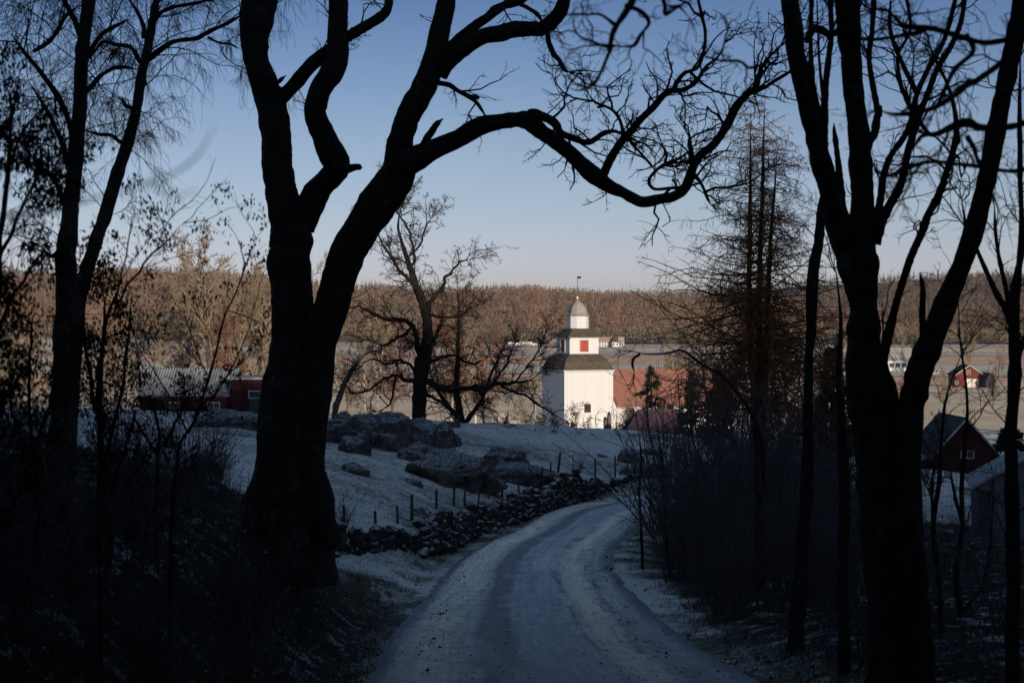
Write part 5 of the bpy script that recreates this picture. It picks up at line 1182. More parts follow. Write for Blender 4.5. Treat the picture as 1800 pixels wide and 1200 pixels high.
# --- generic bare trees, built once per kind and copied
def bare_tree(seed, H, R0, spread=.35, k=(26, 8, 6, 5), wob=.16, mat='bark_mid', tmat='twig_lit', up=.25, rmin=.0145, lean=0., t0=.22, l1=.42, grav=.02):
    rng = np.random.default_rng(seed)
    tp, tr_ = grow(np.zeros((1, 3)), np.array([[lean, 0, 1.]]), np.array([H * .92]), np.array([R0]), 14, .07, .05, .12, rng)
    parts_t = tubes(tp, tr_, 9)
    s, d_, l, r = spawn(tp, tr_, k[0], t0, 1., (30, 65), (l1 * .6, l1), .5, rmin, rng, .35); d_[:, 2] += up
    p1, q1 = grow(s, d_, l, r, 8, wob, grav, .3, rng); out = [tubes(p1, q1, 5)]
    s, d_, l, r = spawn(p1, q1, k[1], .2, 1., (25, 60), (.3, .6), .6, rmin, rng); p2, q2 = grow(s, d_, l, r, 5, wob * 1.2, grav, .4, rng); out.append(tubes(p2, q2, 4))
    s, d_, l, r = spawn(p2, q2, k[2], .15, 1., (25, 60), (.4, .7), .6, rmin, rng); p3, q3 = grow(s, d_, l, r, 4, wob * 1.3, grav, .6, rng); out.append(tubes(p3, q3, 3))
    if k[3]:
        s, d_, l, r = spawn(p3, q3, k[3], .15, 1., (25, 60), (.4, .8), .7, rmin, rng); p4, q4 = grow(s, d_, l, r, 3, wob * 1.3, grav, .7, rng); out.append(tubes(p4, q4, 3))
    V_, Q_ = join(out); tm = np_mesh('trunk', *parts_t); tm.materials.append(M[mat]); cm = np_mesh('crown', V_, Q_); cm.materials.append(M[tmat])
    return tm, cm
def place_tree(pair, name, px, d, h, label, rz=0, group=None, cat='tree', base_py=None, H0=10.):
    p = PG(px, d) if base_py is None else P(px, base_py, d)
    s_ = h / H0; e = empty(name, (p.x, p.y, p.z - .1), rz, label, cat, group); e.scale = (s_, s_, s_)
    link_mesh('trunk', pair[0], e); link_mesh('crown', pair[1], e); return e
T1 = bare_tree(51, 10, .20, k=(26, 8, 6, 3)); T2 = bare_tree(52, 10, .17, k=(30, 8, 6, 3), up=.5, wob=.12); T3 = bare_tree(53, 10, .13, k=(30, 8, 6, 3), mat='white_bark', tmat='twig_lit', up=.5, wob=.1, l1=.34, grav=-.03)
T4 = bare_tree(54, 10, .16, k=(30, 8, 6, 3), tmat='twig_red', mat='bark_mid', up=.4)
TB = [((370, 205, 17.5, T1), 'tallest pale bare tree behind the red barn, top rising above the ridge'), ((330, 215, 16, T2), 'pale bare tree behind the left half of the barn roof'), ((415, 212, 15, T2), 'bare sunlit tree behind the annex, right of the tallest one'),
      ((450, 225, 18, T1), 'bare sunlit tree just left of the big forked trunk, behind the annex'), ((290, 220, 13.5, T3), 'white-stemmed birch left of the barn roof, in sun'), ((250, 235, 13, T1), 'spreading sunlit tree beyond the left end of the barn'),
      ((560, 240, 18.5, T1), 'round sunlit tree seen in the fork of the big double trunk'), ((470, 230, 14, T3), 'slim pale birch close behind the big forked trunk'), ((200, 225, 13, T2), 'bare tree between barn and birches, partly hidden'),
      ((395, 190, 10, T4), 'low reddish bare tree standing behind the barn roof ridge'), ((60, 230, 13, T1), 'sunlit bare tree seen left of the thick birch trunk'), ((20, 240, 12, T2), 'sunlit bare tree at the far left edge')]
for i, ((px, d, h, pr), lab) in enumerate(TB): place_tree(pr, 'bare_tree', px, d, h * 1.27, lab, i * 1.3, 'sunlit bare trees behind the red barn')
place_tree(T3, 'pale_birch', 662, 230, 17, 'tall pale birch between the big trunk and the dark oak', .5)
place_tree(T3, 'pale_birch', 640, 245, 14, 'shorter pale birch left of the tall one by the dark oak', 2.5)
place_tree(T3, 'pale_birch', 792, 240, 16, 'white-stemmed birch right of the dark oak trunk', 1.5)
place_tree(T3, 'pale_birch', 836, 250, 16, 'thin white birch farthest right behind the dark oak', 3.5)
place_tree(T4, 'red_twigged_tree', 800, 205, 14, 'reddish-twigged bare tree behind the right side of the dark oak', 1)
place_tree(T4, 'red_twigged_tree', 850, 215, 12, 'reddish-twigged bare tree left of the lamp post', 3)
place_tree(T4, 'red_twigged_tree', 690, 215, 12, 'reddish-twigged bare tree behind the left side of the dark oak', 4)
place_tree(T2, 'grey_tree', 610, 225, 9, 'low greyish bare tree right of the big trunk', 5)
place_tree(T3, 'pale_birch', 1182, 260, 14, 'white-stemmed birch behind the church nave', 2)
place_tree(T3, 'pale_birch', 1200, 265, 12, 'slimmer white birch just right of the one behind the nave', 5)
place_tree(T1, 'small_tree', 925, 203, 4.3, 'small round-crowned bare tree in the churchyard beside the lamp post', 1)
place_tree(T1, 'bare_shrub', 1013, 211, 3.9, 'bare shrub with pale twigs before the tower wall', 2, cat='shrub')
place_tree(T2, 'bare_shrub', 1100, 208, 4.6, 'bare shrub in front of the nave window', 3, cat='shrub')
place_tree(T4, 'bare_shrub', 1034, 214, 2.2, 'low twiggy bush under the tower window', 4, cat='shrub')
for i, (px, d, h, lab) in enumerate([(1245, 120, 8.5, 'dark bare thicket tree left of the larch stems'), (1285, 110, 7.5, 'dense dark bare tree hiding the nave end'), (1215, 175, 6, 'bare tree behind the purple-red shed roof'), (1390, 105, 8.5, 'dense bare tree between larch and slender stem'), (1445, 95, 7.5, 'twiggy dark tree left of the massive right trunk'), (1580, 300, 8, 'bare tree below the white long house'), (1660, 340, 8, 'brown bush-like tree left of the bright red gabled barn')]):
    place_tree((T1, T2, T4)[i % 3], 'thicket_tree', px, d, h, lab, i * 2.1)
TD = bare_tree(60, 10, .2, k=(26, 8, 6, 3), tmat='twig', mat='bark')
for i, (px, d, h, lab) in enumerate([(1270, 78, 6.5, 'dark bare tree just left of the larch foot'), (1370, 74, 5.5, 'dark bare tree just right of the larch foot'), (1420, 80, 6.5, 'dark twiggy tree behind the straight mossy stem'), (1475, 72, 6.0, 'dark bare tree in the shade left of the massive trunk'), (1640, 70, 4.2, 'dark bare tree before the red shed lean-to')]):
    place_tree(TD, 'thicket_tree', px, d, h, lab, i * 1.7)
for i, (px, py, d, h, lab) in enumerate([(1590, 630, 1000, 13, 'bare tree behind the white long house roof'), (1630, 0, 640, 9, 'leafless tree right of the white long house'), (1705, 0, 620, 14, 'bare tree rising behind the bright red gabled barn'), (1755, 0, 560, 11, 'tall tree right of the red gabled barn'), (1600, 0, 420, 5, 'brown thorn bush below the white long house'), (1660, 0, 470, 6, 'reddish bush left of the red gabled barn'), (1440, 0, 700, 10, 'bare tree on the valley floor left of the massive trunk')]):
    place_tree((T1, T4, T2)[i % 3], 'field_tree', px, d, h, lab, i)

rs2 = random.Random(77)
for i in range(34):
    px = rs2.choice([rs2.uniform(600, 960), rs2.uniform(1095, 1300), rs2.uniform(1420, 1790), rs2.uniform(180, 480)]); d = rs2.choice([rs2.uniform(1250, 1540), rs2.uniform(1380, 1540), rs2.uniform(880, 1010)])
    if abs(px - 1075) < 30 or abs(px - 930) < 40: continue
    e = place_tree((T1, T4, T2)[i % 3], 'valley_tree', px, d, rs2.uniform(5, 11) * (1. if d > 1200 else .6), 'tiny bare tree on the valley floor near the foot of the far hill', i, 'tiny trees scattered across the valley fields')

# --- leaning bare tree below the outcrop, left of the oak
slender([(588, 726, 5), (596, 700, 5), (606, 675, 4.5), (616, 655, 4), (626, 640, 2.5), (640, 625, 1.5)], 118, 'leaning grey trunk just right of the big forked tree', name='leaning_tree', mat='bark_mid', tmat='twig', tw=dict(sp=.35, l1=(1., 2.5), k2=5, k3=3, r1=.015, t0=.3, rmin=.008, wob=.2))

# --- the dark oak in the pasture
OD = 112.0; ob = P(735, 745, OD); ob.z = gz(ob.x, ob.y) - .2
oak = empty('old_oak', tuple(ob), 0, 'gnarled dark oak with crooked spreading limbs standing left of the church', 'tree')
LO = []
def ol(pts, off=(0, 0), sides=9, name='limb', wig=.35):
    l = rel([line(pts, OD, off, wig=wig, lump=.05, knob=.08)], ob)[0]; l = l if name == 'trunk' else (l[0], l[1] * .74); LO.append(l); limb_obj(name, l, oak, 'bark', sides, .04)
ol([(736, 760, 13), (736, 735, 12), (737, 700, 11.5), (738, 675, 12), (740, 650, 13), (746, 620, 13), (752, 590, 9), (750, 560, 8), (746, 540, 9), (738, 520, 7.5), (730, 500, 6), (722, 475, 5), (714, 450, 4), (706, 425, 3), (700, 400, 2.5), (704, 370, 2), (716, 340, 1.2)], (0, 0, -.5), 14, 'trunk', .1)
for p_, o_ in [([(742, 635, 8), (736, 610, 6), (728, 580, 6), (718, 566, 6), (700, 562, 5.5), (680, 560, 5), (660, 555, 4), (645, 547, 3.5), (632, 538, 2.5), (615, 540, 2), (608, 530, 1.5)], (0, -4)),
               ([(725, 575, 3), (715, 585, 4), (700, 592, 4), (688, 600, 3), (670, 606, 2.5), (650, 598, 2)], (-1, 2)), ([(756, 605, 6), (764, 590, 5), (772, 575, 5), (777, 568, 4)], (0, -.5)),
               ([(748, 545, 6), (760, 525, 5), (772, 515, 4.5), (780, 495, 4), (795, 475, 3), (812, 460, 2.2), (830, 455, 1.5)], (-.2, 2)), ([(735, 510, 5), (712, 485, 4), (696, 465, 3.5), (682, 445, 3), (670, 425, 2.5), (660, 405, 2)], (-.3, -2.5)),
               ([(722, 480, 4), (728, 455, 3.5), (724, 425, 3), (716, 400, 2.5), (700, 375, 2), (690, 350, 1.2)], (-.4, 2)), ([(746, 550, 3), (765, 555, 2.5), (790, 558, 2.5), (810, 555, 2), (825, 540, 1.8), (838, 538, 1)], (0, -2)),
               ([(738, 672, 9), (715, 668, 4.5), (695, 660, 3.5), (672, 668, 3), (650, 685, 2.5), (628, 690, 2), (600, 690, 1.5)], (0, -3)), ([(742, 665, 9), (765, 678, 7), (790, 685, 6), (820, 682, 5.5), (850, 680, 5), (880, 676, 4.5), (905, 672, 3.5), (930, 668, 2.5), (950, 655, 1.8)], (0, -3.5)),
               ([(880, 678, 3.5), (900, 688, 3), (925, 695, 3), (948, 712, 2.5), (975, 728, 1.8), (995, 742, 1)], (-2.5, -4)), ([(735, 655, 5), (718, 640, 3.5), (700, 632, 3), (680, 640, 2.5), (655, 632, 2), (630, 640, 1.5)], (0, 3)),
               ([(745, 690, 5), (765, 700, 4), (785, 715, 3), (798, 735, 2)], (0, -2)), ([(745, 640, 5), (770, 630, 4), (800, 625, 3), (828, 640, 2.5), (855, 630, 2)], (0, 3)), ([(860, 680, 3), (880, 655, 2.5), (895, 630, 2), (905, 600, 1.5)], (-2, -1)), ([(905, 672, 2.5), (925, 645, 2), (945, 620, 1.5), (955, 595, 1)], (-3, -3)),
               ([(720, 450, 3), (738, 430, 2.5), (748, 400, 2), (760, 380, 1.2)], (0, 2)), ([(695, 662, 3), (690, 690, 2.5), (685, 710, 2), (670, 722, 1.2)], (-1.5, -2)), ([(820, 682, 3), (845, 690, 2.5), (850, 705, 2), (848, 715, 2), (870, 722, 1.4), (885, 740, 1)], (-1.5, -1))]: ol(p_, o_)
rg_ = np.random.default_rng(71); V, Q = twig_mesh(LO, rg_, .34, (.8, 2.7), (35, 80), 8, 6, 4, 1, .29, .01, .020, .08, up=.35, rmin=.013, lr=(.35, .65)); link_mesh('crown', np_mesh('crown', V, Q), oak, M['twig'])
# small companion tree right of the oak
slender([(812, 745, 8), (806, 715, 6), (803, 685, 5), (804, 640, 4), (806, 590, 3), (806, 540, 2), (804, 500, 1)], 122, 'smaller dark many-stemmed tree right of the gnarled oak', name='young_oak', tmat='twig', side_lines=[([(816, 745, 5), (835, 720, 4), (850, 695, 3), (862, 660, 2.5), (880, 620, 2)], (0, -2)), ([(806, 735, 5), (785, 710, 4), (768, 685, 3), (758, 660, 2)], (0, 2))],
        tw=dict(sp=.26, l1=(.9, 3.0), k2=7, k3=5, r1=.018, t0=.12, rmin=.013, wob=.2, up=.3))

# --- evergreens
def evergreen(px, d, top_py, wpx, label, seed, name='spruce', base_py=None, k=5200, mat='leaf_green', power=.9, tr=True):
    rng = np.random.default_rng(seed); p = PG(px, d); H = (HOR - top_py) / F * d - p.z; Wd = wpx / 2 * d / F
    e = empty(name, tuple(p), 0, label, 'tree' if tr else 'shrub')
    if tr: V_, Q_ = tubes(np.array([[(0, 0, -.3), (0, 0, H * .5), (0, 0, H * .97)]]), np.array([[.03 * H, .02 * H, .004]]), 8); link_mesh('trunk', np_mesh('trunk', V_, Q_), e, M['bark'])
    nb_ = 90 if tr else 60; bt = rng.uniform(0, 1, nb_) ** .9; ba = rng.uniform(0, 2 * math.pi, nb_); bl_ = rng.uniform(.55, 1.2, nb_)
    bi = rng.integers(0, nb_, k); t_ = bt[bi]; a = ba[bi] + rng.normal(0, .14, k); f_ = rng.uniform(.12, 1, k) ** .7
    prof = (1 - t_) ** power + .03 if tr else np.sqrt(np.clip(1 - t_ ** 3, 0.02, 1))
    rr = Wd * prof * bl_[bi] * f_ * (1.1 if tr else 1)
    c = np.stack([rr * np.cos(a), rr * np.sin(a), .04 * H + t_ * H * .95 - rr * .22 * f_ + rng.normal(0, .012 * H, k)], -1)
    out = nrm(np.stack([np.cos(a), np.sin(a), rng.normal(-.1, .5, k)], -1) + rng.normal(0, .35, (k, 3))); s2 = nrm(rng.standard_normal((k, 3)))
    sz = (.026 * H * rng.uniform(.6, 1.5, k))[:, None]
    V_ = np.stack([c - s2 * sz * .45, c + s2 * sz * .45, c + out * sz * 1.6], 1).reshape(-1, 3); link_mesh('crown', np_mesh('crown', V_, np.arange(len(V_)).reshape(-1, 3), False), e, M[mat])
    return e
evergreen(1145, 186, 645, 112, 'dark ragged conifer in front of the church nave roof', 81)
evergreen(1262, 125, 640, 62, 'dense dark conifer left of the larch before the nave end', 82, k=6000)
evergreen(1215, 150, 650, 50, 'narrow dark conifer half hidden behind larch twigs', 87)
evergreen(950, 200, 724, 32, 'wide dark clipped evergreen bush left of the tower foot', 83, 'clipped_bush', mat='hedge', tr=False, k=2600)
evergreen(975, 202, 732, 20, 'narrow dark bush between the wide clipped one and the tower', 84, 'clipped_bush', mat='hedge', tr=False, k=1600)
evergreen(958, 1430, 594, 9, 'tiny dark fir left of the bright red far barn', 85, k=700)
evergreen(1463, 76, 612, 96, 'dark spruce in shade behind the slender stems on the right', 86, k=6000)
evergreen(1605, 900, 588, 42, 'olive-green broad pine above the white long house', 88, k=2400, power=.5)
evergreen(1775, 70, 745, 110, 'dark evergreen mass right of the red gabled shed', 89, k=9000, power=.5)
evergreen(1745, 420, 655, 30, 'dark fir right of the bright red gabled barn', 90, k=1200)

# --- leafy shrubs with withered hanging leaves on the left
def leafy(lines_px, d, label, seed, nleaf=9, lsize=.05, name='withered_shrub', tw=None, off=None, cat='shrub', mat='leaf_dark', group=None, clump=.04, rs_=.8):
    lines_px = [to_ground(lines_px[0], d)] + lines_px[1:]; rng = np.random.default_rng(seed); b_ = P(lines_px[0][0][0], lines_px[0][0][1], d); e = empty(name, tuple(b_), 0, label, cat, group); L = []
    for i, pts in enumerate(lines_px):
        l = rel([line(pts, d, (0, rng.uniform(-.8, .8)) if i else (0, .1), wig=.5, lump=.05)], b_)[0]; l = (l[0], l[1] * rs_); L.append(l); limb_obj('stem', l, e, 'twig_near', 7, .03)
    S, D, Rr = from_lines(L, tw.get('sp', .15), .15, rng); n = len(S); perp = nrm(np.cross(D, rng.standard_normal(D.shape)) + np.array([0, 0, tw.get('up', .2)])); a = np.radians(rng.uniform(35, 75, n))[:, None]
    ln = rng.uniform(*tw.get('l1', (.3, 1.0)), n); p1, q1 = grow(S, D * np.cos(a) + perp * np.sin(a), ln, .0015 + ln * .004, 7, .2, tw.get('grav', .0), .35, rng); parts = [tubes(p1, q1, 4)]
    s_, d_, l_, r_ = spawn(p1, q1, tw.get('k2', 5), .15, 1., (25, 60), (.3, .6), .6, .0012, rng); p2, q2 = grow(s_, d_, l_, r_, 5, .2, 0, .5, rng); parts.append(tubes(p2, q2, 3))
    V_, Q_ = join(parts); link_mesh('twigs', np_mesh('twigs', V_, Q_), e, M['twig_near'])['kind'] = 'stuff'
    # leaves in hanging clusters at twig ends
    tips = np.concatenate([p2[:, -1], p2[:, 3], p1[:, -1]]); keep = rng.uniform(0, 1, len(tips)) < tw.get('keep', .7); tips = tips[keep]; m_ = len(tips)
    base = np.repeat(tips, nleaf, 0) + rng.normal(0, clump, (m_ * nleaf, 3)); k = len(base)
    dn = nrm(np.array([0, 0, -1.]) + rng.normal(0, .4, (k, 3))); sd_ = nrm(np.cross(dn, rng.standard_normal((k, 3)))); ls = lsize * .78 * rng.uniform(.5, 1.3, (k, 1)); bend = nrm(np.cross(dn, sd_)) * ls * .18
    V_ = np.stack([base, base + dn * ls * .5 + sd_ * ls * .22 + bend, base + dn * ls, base + dn * ls * .5 - sd_ * ls * .22 + bend], 1).reshape(-1, 3)
    link_mesh('leaves', np_mesh('leaves', V_, np.arange(len(V_)).reshape(-1, 4), False), e, M[mat])['kind'] = 'stuff'
    return e
leafy([[(305, 860, 6), (320, 780, 5), (345, 725, 4.5), (368, 660, 4), (388, 590, 3.5), (400, 545, 3), (420, 500, 2.5), (438, 450, 2), (455, 412, 1.5)], [(350, 720, 3.5), (375, 690, 3), (405, 655, 2.5), (440, 620, 2)], [(330, 760, 3), (300, 700, 2.5), (270, 650, 2), (235, 600, 1.5)], [(400, 545, 2), (430, 555, 2), (465, 570, 1.5)], [(365, 660, 2.5), (340, 600, 2), (320, 540, 1.5)], [(345, 725, 3), (375, 700, 2.5), (430, 600, 2), (450, 520, 1.5)]],
      15, 'open crooked sapling with withered leaf clusters before the red barn', 91, 6, .055, tw=dict(sp=.13, l1=(.2, .8), k2=4, keep=.34, up=.4), cat='sapling', clump=.025, rs_=.6)
leafy([[(180, 620, 5), (215, 520, 4), (250, 470, 3.5), (275, 440, 3), (300, 415, 2), (325, 390, 1.5)], [(200, 560, 3), (215, 480, 2.5), (225, 420, 2), (235, 370, 1.5)], [(275, 440, 2), (290, 400, 1.5), (310, 370, 1)]],
      13, 'leafy spray reaching over the skyline right of the leaning birch', 92, 6, .05, tw=dict(sp=.09, l1=(.15, .6), k2=4, keep=.4, up=.4), clump=.025, rs_=.6)
leafy([[(190, 960, 8), (185, 850, 7), (180, 740, 6), (178, 640, 5), (182, 560, 4), (190, 500, 3)], [(185, 800, 5), (210, 700, 4), (225, 600, 3), (232, 520, 2)], [(182, 760, 5), (160, 660, 4), (150, 560, 3), (155, 480, 2)], [(190, 880, 5), (215, 800, 4), (240, 720, 3)]],
      17, 'dense dark leafy shrub hard against the birch trunks', 93, 8, .055, tw=dict(sp=.075, l1=(.2, .65), k2=5, keep=.8), clump=.04)
leafy([[(-30, 900, 9), (-20, 700, 8), (-5, 500, 7), (5, 350, 6), (20, 230, 5), (35, 120, 4)], [(0, 450, 5), (30, 380, 4), (60, 320, 3), (90, 260, 2)], [(-10, 600, 5), (25, 520, 4), (60, 470, 3), (90, 440, 2)], [(10, 300, 4), (40, 230, 3), (75, 190, 2)], [(-15, 750, 5), (20, 680, 4), (55, 640, 3)]],
      11, 'blurred dark evergreen tree filling the left edge', 94, 9, .05, name='evergreen_tree', tw=dict(sp=.06, l1=(.15, .5), k2=5, keep=.75), cat='tree', clump=.03)
leafy([[(60, 900, 6), (55, 780, 5), (50, 680, 4), (55, 600, 3), (60, 540, 2)], [(55, 800, 4), (85, 720, 3), (100, 640, 2)], [(55, 820, 4), (25, 740, 3), (10, 660, 2)]],
      13, 'low dark leafy bush at the left edge below the evergreen', 95, 7, .05, tw=dict(sp=.08, l1=(.2, .6), k2=5, keep=.7), clump=.03)
leafy([[(275, 830, 5), (280, 770, 4), (270, 720, 3), (262, 690, 2)], [(278, 790, 4), (310, 740, 3), (330, 700, 2)], [(277, 800, 4), (245, 750, 3), (230, 710, 2)]],
      19, 'round dark leafy bush hiding the left wall of the red barn', 96, 7, .06, tw=dict(sp=.09, l1=(.2, .6), k2=5, keep=.75), clump=.04)

# --- bare undergrowth shrubs, three kinds copied
def shrub_mesh(seed, n=16, H=2.2, spread=.5, k2=6, k3=4, mat='twig'):
    rng = np.random.default_rng(seed); S = rng.normal(0, .14, (n, 3)) * np.array([1, 1, 0]); a = rng.uniform(0, 2 * math.pi, n); t_ = rng.uniform(.05, spread, n)
    dr = np.stack([np.cos(a) * t_, np.sin(a) * t_, np.ones(n)], -1); ln = H * rng.uniform(.5, 1.05, n); p1, q1 = grow(S, dr, ln, .005 + ln * .004, 9, .09, .02, .3, rng); o1 = tubes(p1, q1, 4)
    s_, d_, l_, r_ = spawn(p1, q1, k2, .1, 1., (20, 55), (.25, .5), .6, .003, rng); p2, q2 = grow(s_, d_, l_, r_, 6, .16, .02, .5, rng); out = [tubes(p2, q2, 3)]
    s_, d_, l_, r_ = spawn(p2, q2, k3, .1, 1., (25, 60), (.3, .7), .7, .0026, rng); p3, q3 = grow(s_, d_, l_, r_, 4, .2, .0, .6, rng); out.append(tubes(p3, q3, 3))
    V_, Q_ = join(out); a_ = np_mesh('stems', *o1); a_.materials.append(M[mat]); b_ = np_mesh('twigs', V_, Q_); b_.materials.append(M[mat]); return a_, b_
M['brush'] = simple('frosty_brush_twig', (.03, .027, .029), (.07, .064, .067), 2)
SH = [shrub_mesh(101, mat='brush'), shrub_mesh(102, 22, 2.2, .8, 6, 4, 'brush'), shrub_mesh(103, 12, 2.2, .3, 7, 4, 'brush')]
rs = random.Random(12)
def shrub(px, d, h, label, i, group='bare undergrowth on the right of the road', name='bare_shrub'):
    p = PG(px, d)
    if 0 < float(np.abs(road_near([p.x], [p.y])[0][0])) < 3.0: return
    e = empty(name, (p.x, p.y, p.z - .05), rs.uniform(0, 6.2), label, 'shrub', group); e.scale = (h / 2.2 * rs.uniform(.9, 1.4), h / 2.2 * rs.uniform(.9, 1.4), h / 2.2)
    a_, b_ = SH[i % 3]; link_mesh('stem', a_, e); link_mesh('twigs', b_, e)['kind'] = 'stuff'
UL = 'leafless dark shrub in the undergrowth between the road bend and the right trunks'
for i in range(32):
    d = rs.uniform(30, 74); lo = 1150 + max(0, (45 - d)) * 4.5 + max(0, d - 58) * 3.0; px = lo + 12 + (1490 - lo) * rs.random() ** 1.25
    shrub(px, d, rs.uniform(1.6, 3.0), UL, i)
UL5 = 'tall leafless brush rising among the undergrowth right of the road bend'
for i in range(34):
    d = rs.uniform(40, 82); lo = 1165 + max(0, d - 62) * 4.0; px = lo + (1500 - lo) * rs.random() ** 1.1
    shrub(px, d, rs.uniform(3.0, 5.6), UL5, i, 'tall brush right of the road bend')
UL2 = 'leafless shrub among the trunks at the right edge'
for i in range(14): shrub(rs.uniform(1450, 1800), rs.uniform(20, 48), rs.uniform(.9, 2.0), UL2, i, 'bare shrubs at the right edge')
UL3 = 'leafless tangle of stems on the dark left bank'
for i in range(64): shrub(rs.uniform(-20, 430), rs.uniform(11, 34), rs.uniform(.5, 1.7), UL3, i, 'bare stems on the left bank')
for px, d, h, lab in [(572, 40, 1.9, 'fine upright bush behind the first fence posts'), (600, 43, 1.5, 'low wispy bush beside the second fence post'), (1020, 84, 1.1, 'wispy bush growing from the stone wall near the bend'), (1160, 84, 2.6, 'bare bush at the far bend of the road'), (1200, 92, 2.8, 'bare bush right of the far bend')]:
    shrub(px, d, h, lab, 2, None)
# low twigs at the near right verge
UL4 = 'low dark brush along the right verge'
for i in range(12):
    d = rs.uniform(20, 42); shrub(900 + (3.4 + rs.uniform(0, 2.0)) / d * F, d, rs.uniform(.35, .8), UL4, i, 'low brush along the right verge')

# --- out-of-focus branches of a tree standing just outside the frame
ND = 8.0; nb = Vector((4.2, 8.2, gz(4.2, 8.2)))
nt_ = empty('overhanging_tree', tuple(nb), 0, 'blurred near branches hanging into the top right from a tree outside', 'tree')
LN = []
def nl(pts, off=(0, 0), sides=8, d=ND):
    l = rel([line(pts, d, off, wig=.3, lump=.08, knob=.15)], nb)[0]; LN.append(l); limb_obj('limb', l, nt_, 'twig_near', sides, .05)
limb_obj('trunk', rel([line([(2475, 1600, 60), (2460, 800, 52), (2440, 200, 44), (2400, -300, 36)], 8.2, (0, 0), wig=.05)], nb)[0], nt_, 'bark', 14)
nl([(2440, 0, 24), (2200, -120, 20), (1900, -170, 14), (1600, -190, 10), (1350, -150, 8), (1150, -80, 6), (1120, -20, 6), (1100, 20, 5), (1082, 50, 5), (1075, 80, 4.5), (1070, 95, 3.5), (1060, 120, 3), (1045, 145, 3), (1030, 155, 3), (1012, 158, 2), (990, 150, 1.5)], (0.2, 0))
nl([(1076, 82, 4), (1060, 80, 3), (1040, 72, 2.5), (1020, 65, 2), (1010, 50, 2), (1006, 28, 1.5)], (0, .2)); nl([(1082, 45, 3.5), (1055, 26, 2.5), (1035, 25, 2), (1012, 25, 2), (992, 28, 1.5)], (0, -.2))
nl([(1100, 10, 4), (1125, 20, 4), (1140, 40, 3.5), (1128, 60, 3), (1115, 80, 3), (1090, 82, 3)], (0, .3)); nl([(1030, 152, 2.5), (1020, 150, 2), (1004, 142, 2), (995, 125, 1.2)], (0, 0))
nl([(1150, -60, 5), (1165, 0, 4), (1170, 25, 3), (1195, 12, 2.5), (1210, 30, 2)], (0, .2)); nl([(1040, 150, 2), (1036, 135, 1.5), (1025, 120, 1)], (0, 0))
nl([(1900, -170, 8), (1800, 60, 6), (1720, 140, 5.5), (1700, 150, 7), (1640, 190, 4.5), (1580, 200, 4), (1540, 195, 3)], (.1, -.5)); nl([(1800, 60, 5), (1740, 75, 5), (1690, 65, 5), (1640, 50, 5), (1590, 45, 4), (1560, 20, 3), (1530, 10, 2)], (0, .4))
nl([(1850, 180, 6), (1800, 220, 6), (1730, 225, 6), (1690, 215, 8), (1650, 235, 4), (1620, 240, 4), (1600, 270, 3)], (0, .3)); nl([(1840, 270, 6), (1790, 300, 4), (1700, 290, 4), (1620, 285, 4), (1560, 310, 3.5), (1530, 285, 3)], (0, -.6))
nl([(1700, 60, 4), (1710, 90, 4.5), (1680, 120, 4), (1660, 160, 4), (1640, 200, 3)], (0, .2)); nl([(1500, 60, 3), (1530, 70, 3), (1600, 60, 3), (1640, 50, 3)], (0, .4)); nl([(1700, 240, 4), (1720, 280, 3), (1740, 330, 2.5), (1760, 380, 2)], (0, .2))
nl([(1350, 110, 3), (1320, 120, 3), (1300, 108, 2.5), (1260, 105, 2), (1210, 90, 1.5)], (0, -.2))
rg_ = np.random.default_rng(120); V, Q = twig_mesh(LN[1:], rg_, .07, (.06, .34), (40, 85), 7, 3, 2, 0, .36, .0, .0032, .15, up=0, rmin=.0011); link_mesh('crown', np_mesh('crown', V, Q), nt_, M['twig_near'])
# very near twig at the left, strongly out of focus
nb = Vector((-1.9, 2.3, gz(-1.9, 2.3))); sp_ = empty('near_sapling', tuple(nb), 0, 'strongly blurred single twig curving up in the sky left of centre', 'sapling')
for pts in ([(-1700, 2600, 24), (-1500, 1400, 18), (-900, 600, 12), (-300, 420, 8), (50, 375, 5), (180, 345, 4), (260, 322, 3.5), (310, 302, 3.2), (345, 275, 3), (365, 245, 2.8), (378, 220, 2.4)], [(262, 321, 2.6), (280, 335, 2.4), (305, 344, 2.2), (330, 340, 2.0), (352, 328, 1.8)], [(255, 324, 2), (270, 310, 1.6), (285, 292, 1.2)]):
    limb_obj('stem', (lambda q: (q[0], q[1] * .62))(rel([line(pts, 2.2, (0, 0), wig=.1)], nb)[0]), sp_, 'twig_lit' if False else 'bark_mid', 8)

for i, (x_, y_, h_) in enumerate([(-7.5, 3, 13), (-9, 11, 14), (7.5, 2, 13), (9.5, 9, 14), (-6, -7, 14), (6, -8, 13), (-13, -3, 15), (12, -4, 15), (0, -17, 15), (-9, -16, 14), (9, -17, 14)]):  # out-of-frame spruces, added to block skylight and darken the foreground
    if i == 0:
        e0 = evergreen(900 + x_ / y_ * F, y_, HOR - (h_ - 1.5) / y_ * F, 2 * 3.6 / y_ * F, 'tall unseen spruce added beside the camera to shade the foreground', 140, 'added_shade_spruce', k=9000, power=.7); e0['group'] = 'unseen spruces added around the camera for shade'
    else:
        e_ = e0.copy(); C.objects.link(e_); e_.location = (x_, y_, gz(x_, y_)); e_.rotation_euler = (0, 0, i * 1.1); e_.scale = (h_ / 10.5,) * 3
        for c_ in list(e0.children): cc_ = c_.copy(); C.objects.link(cc_); cc_.parent = e_

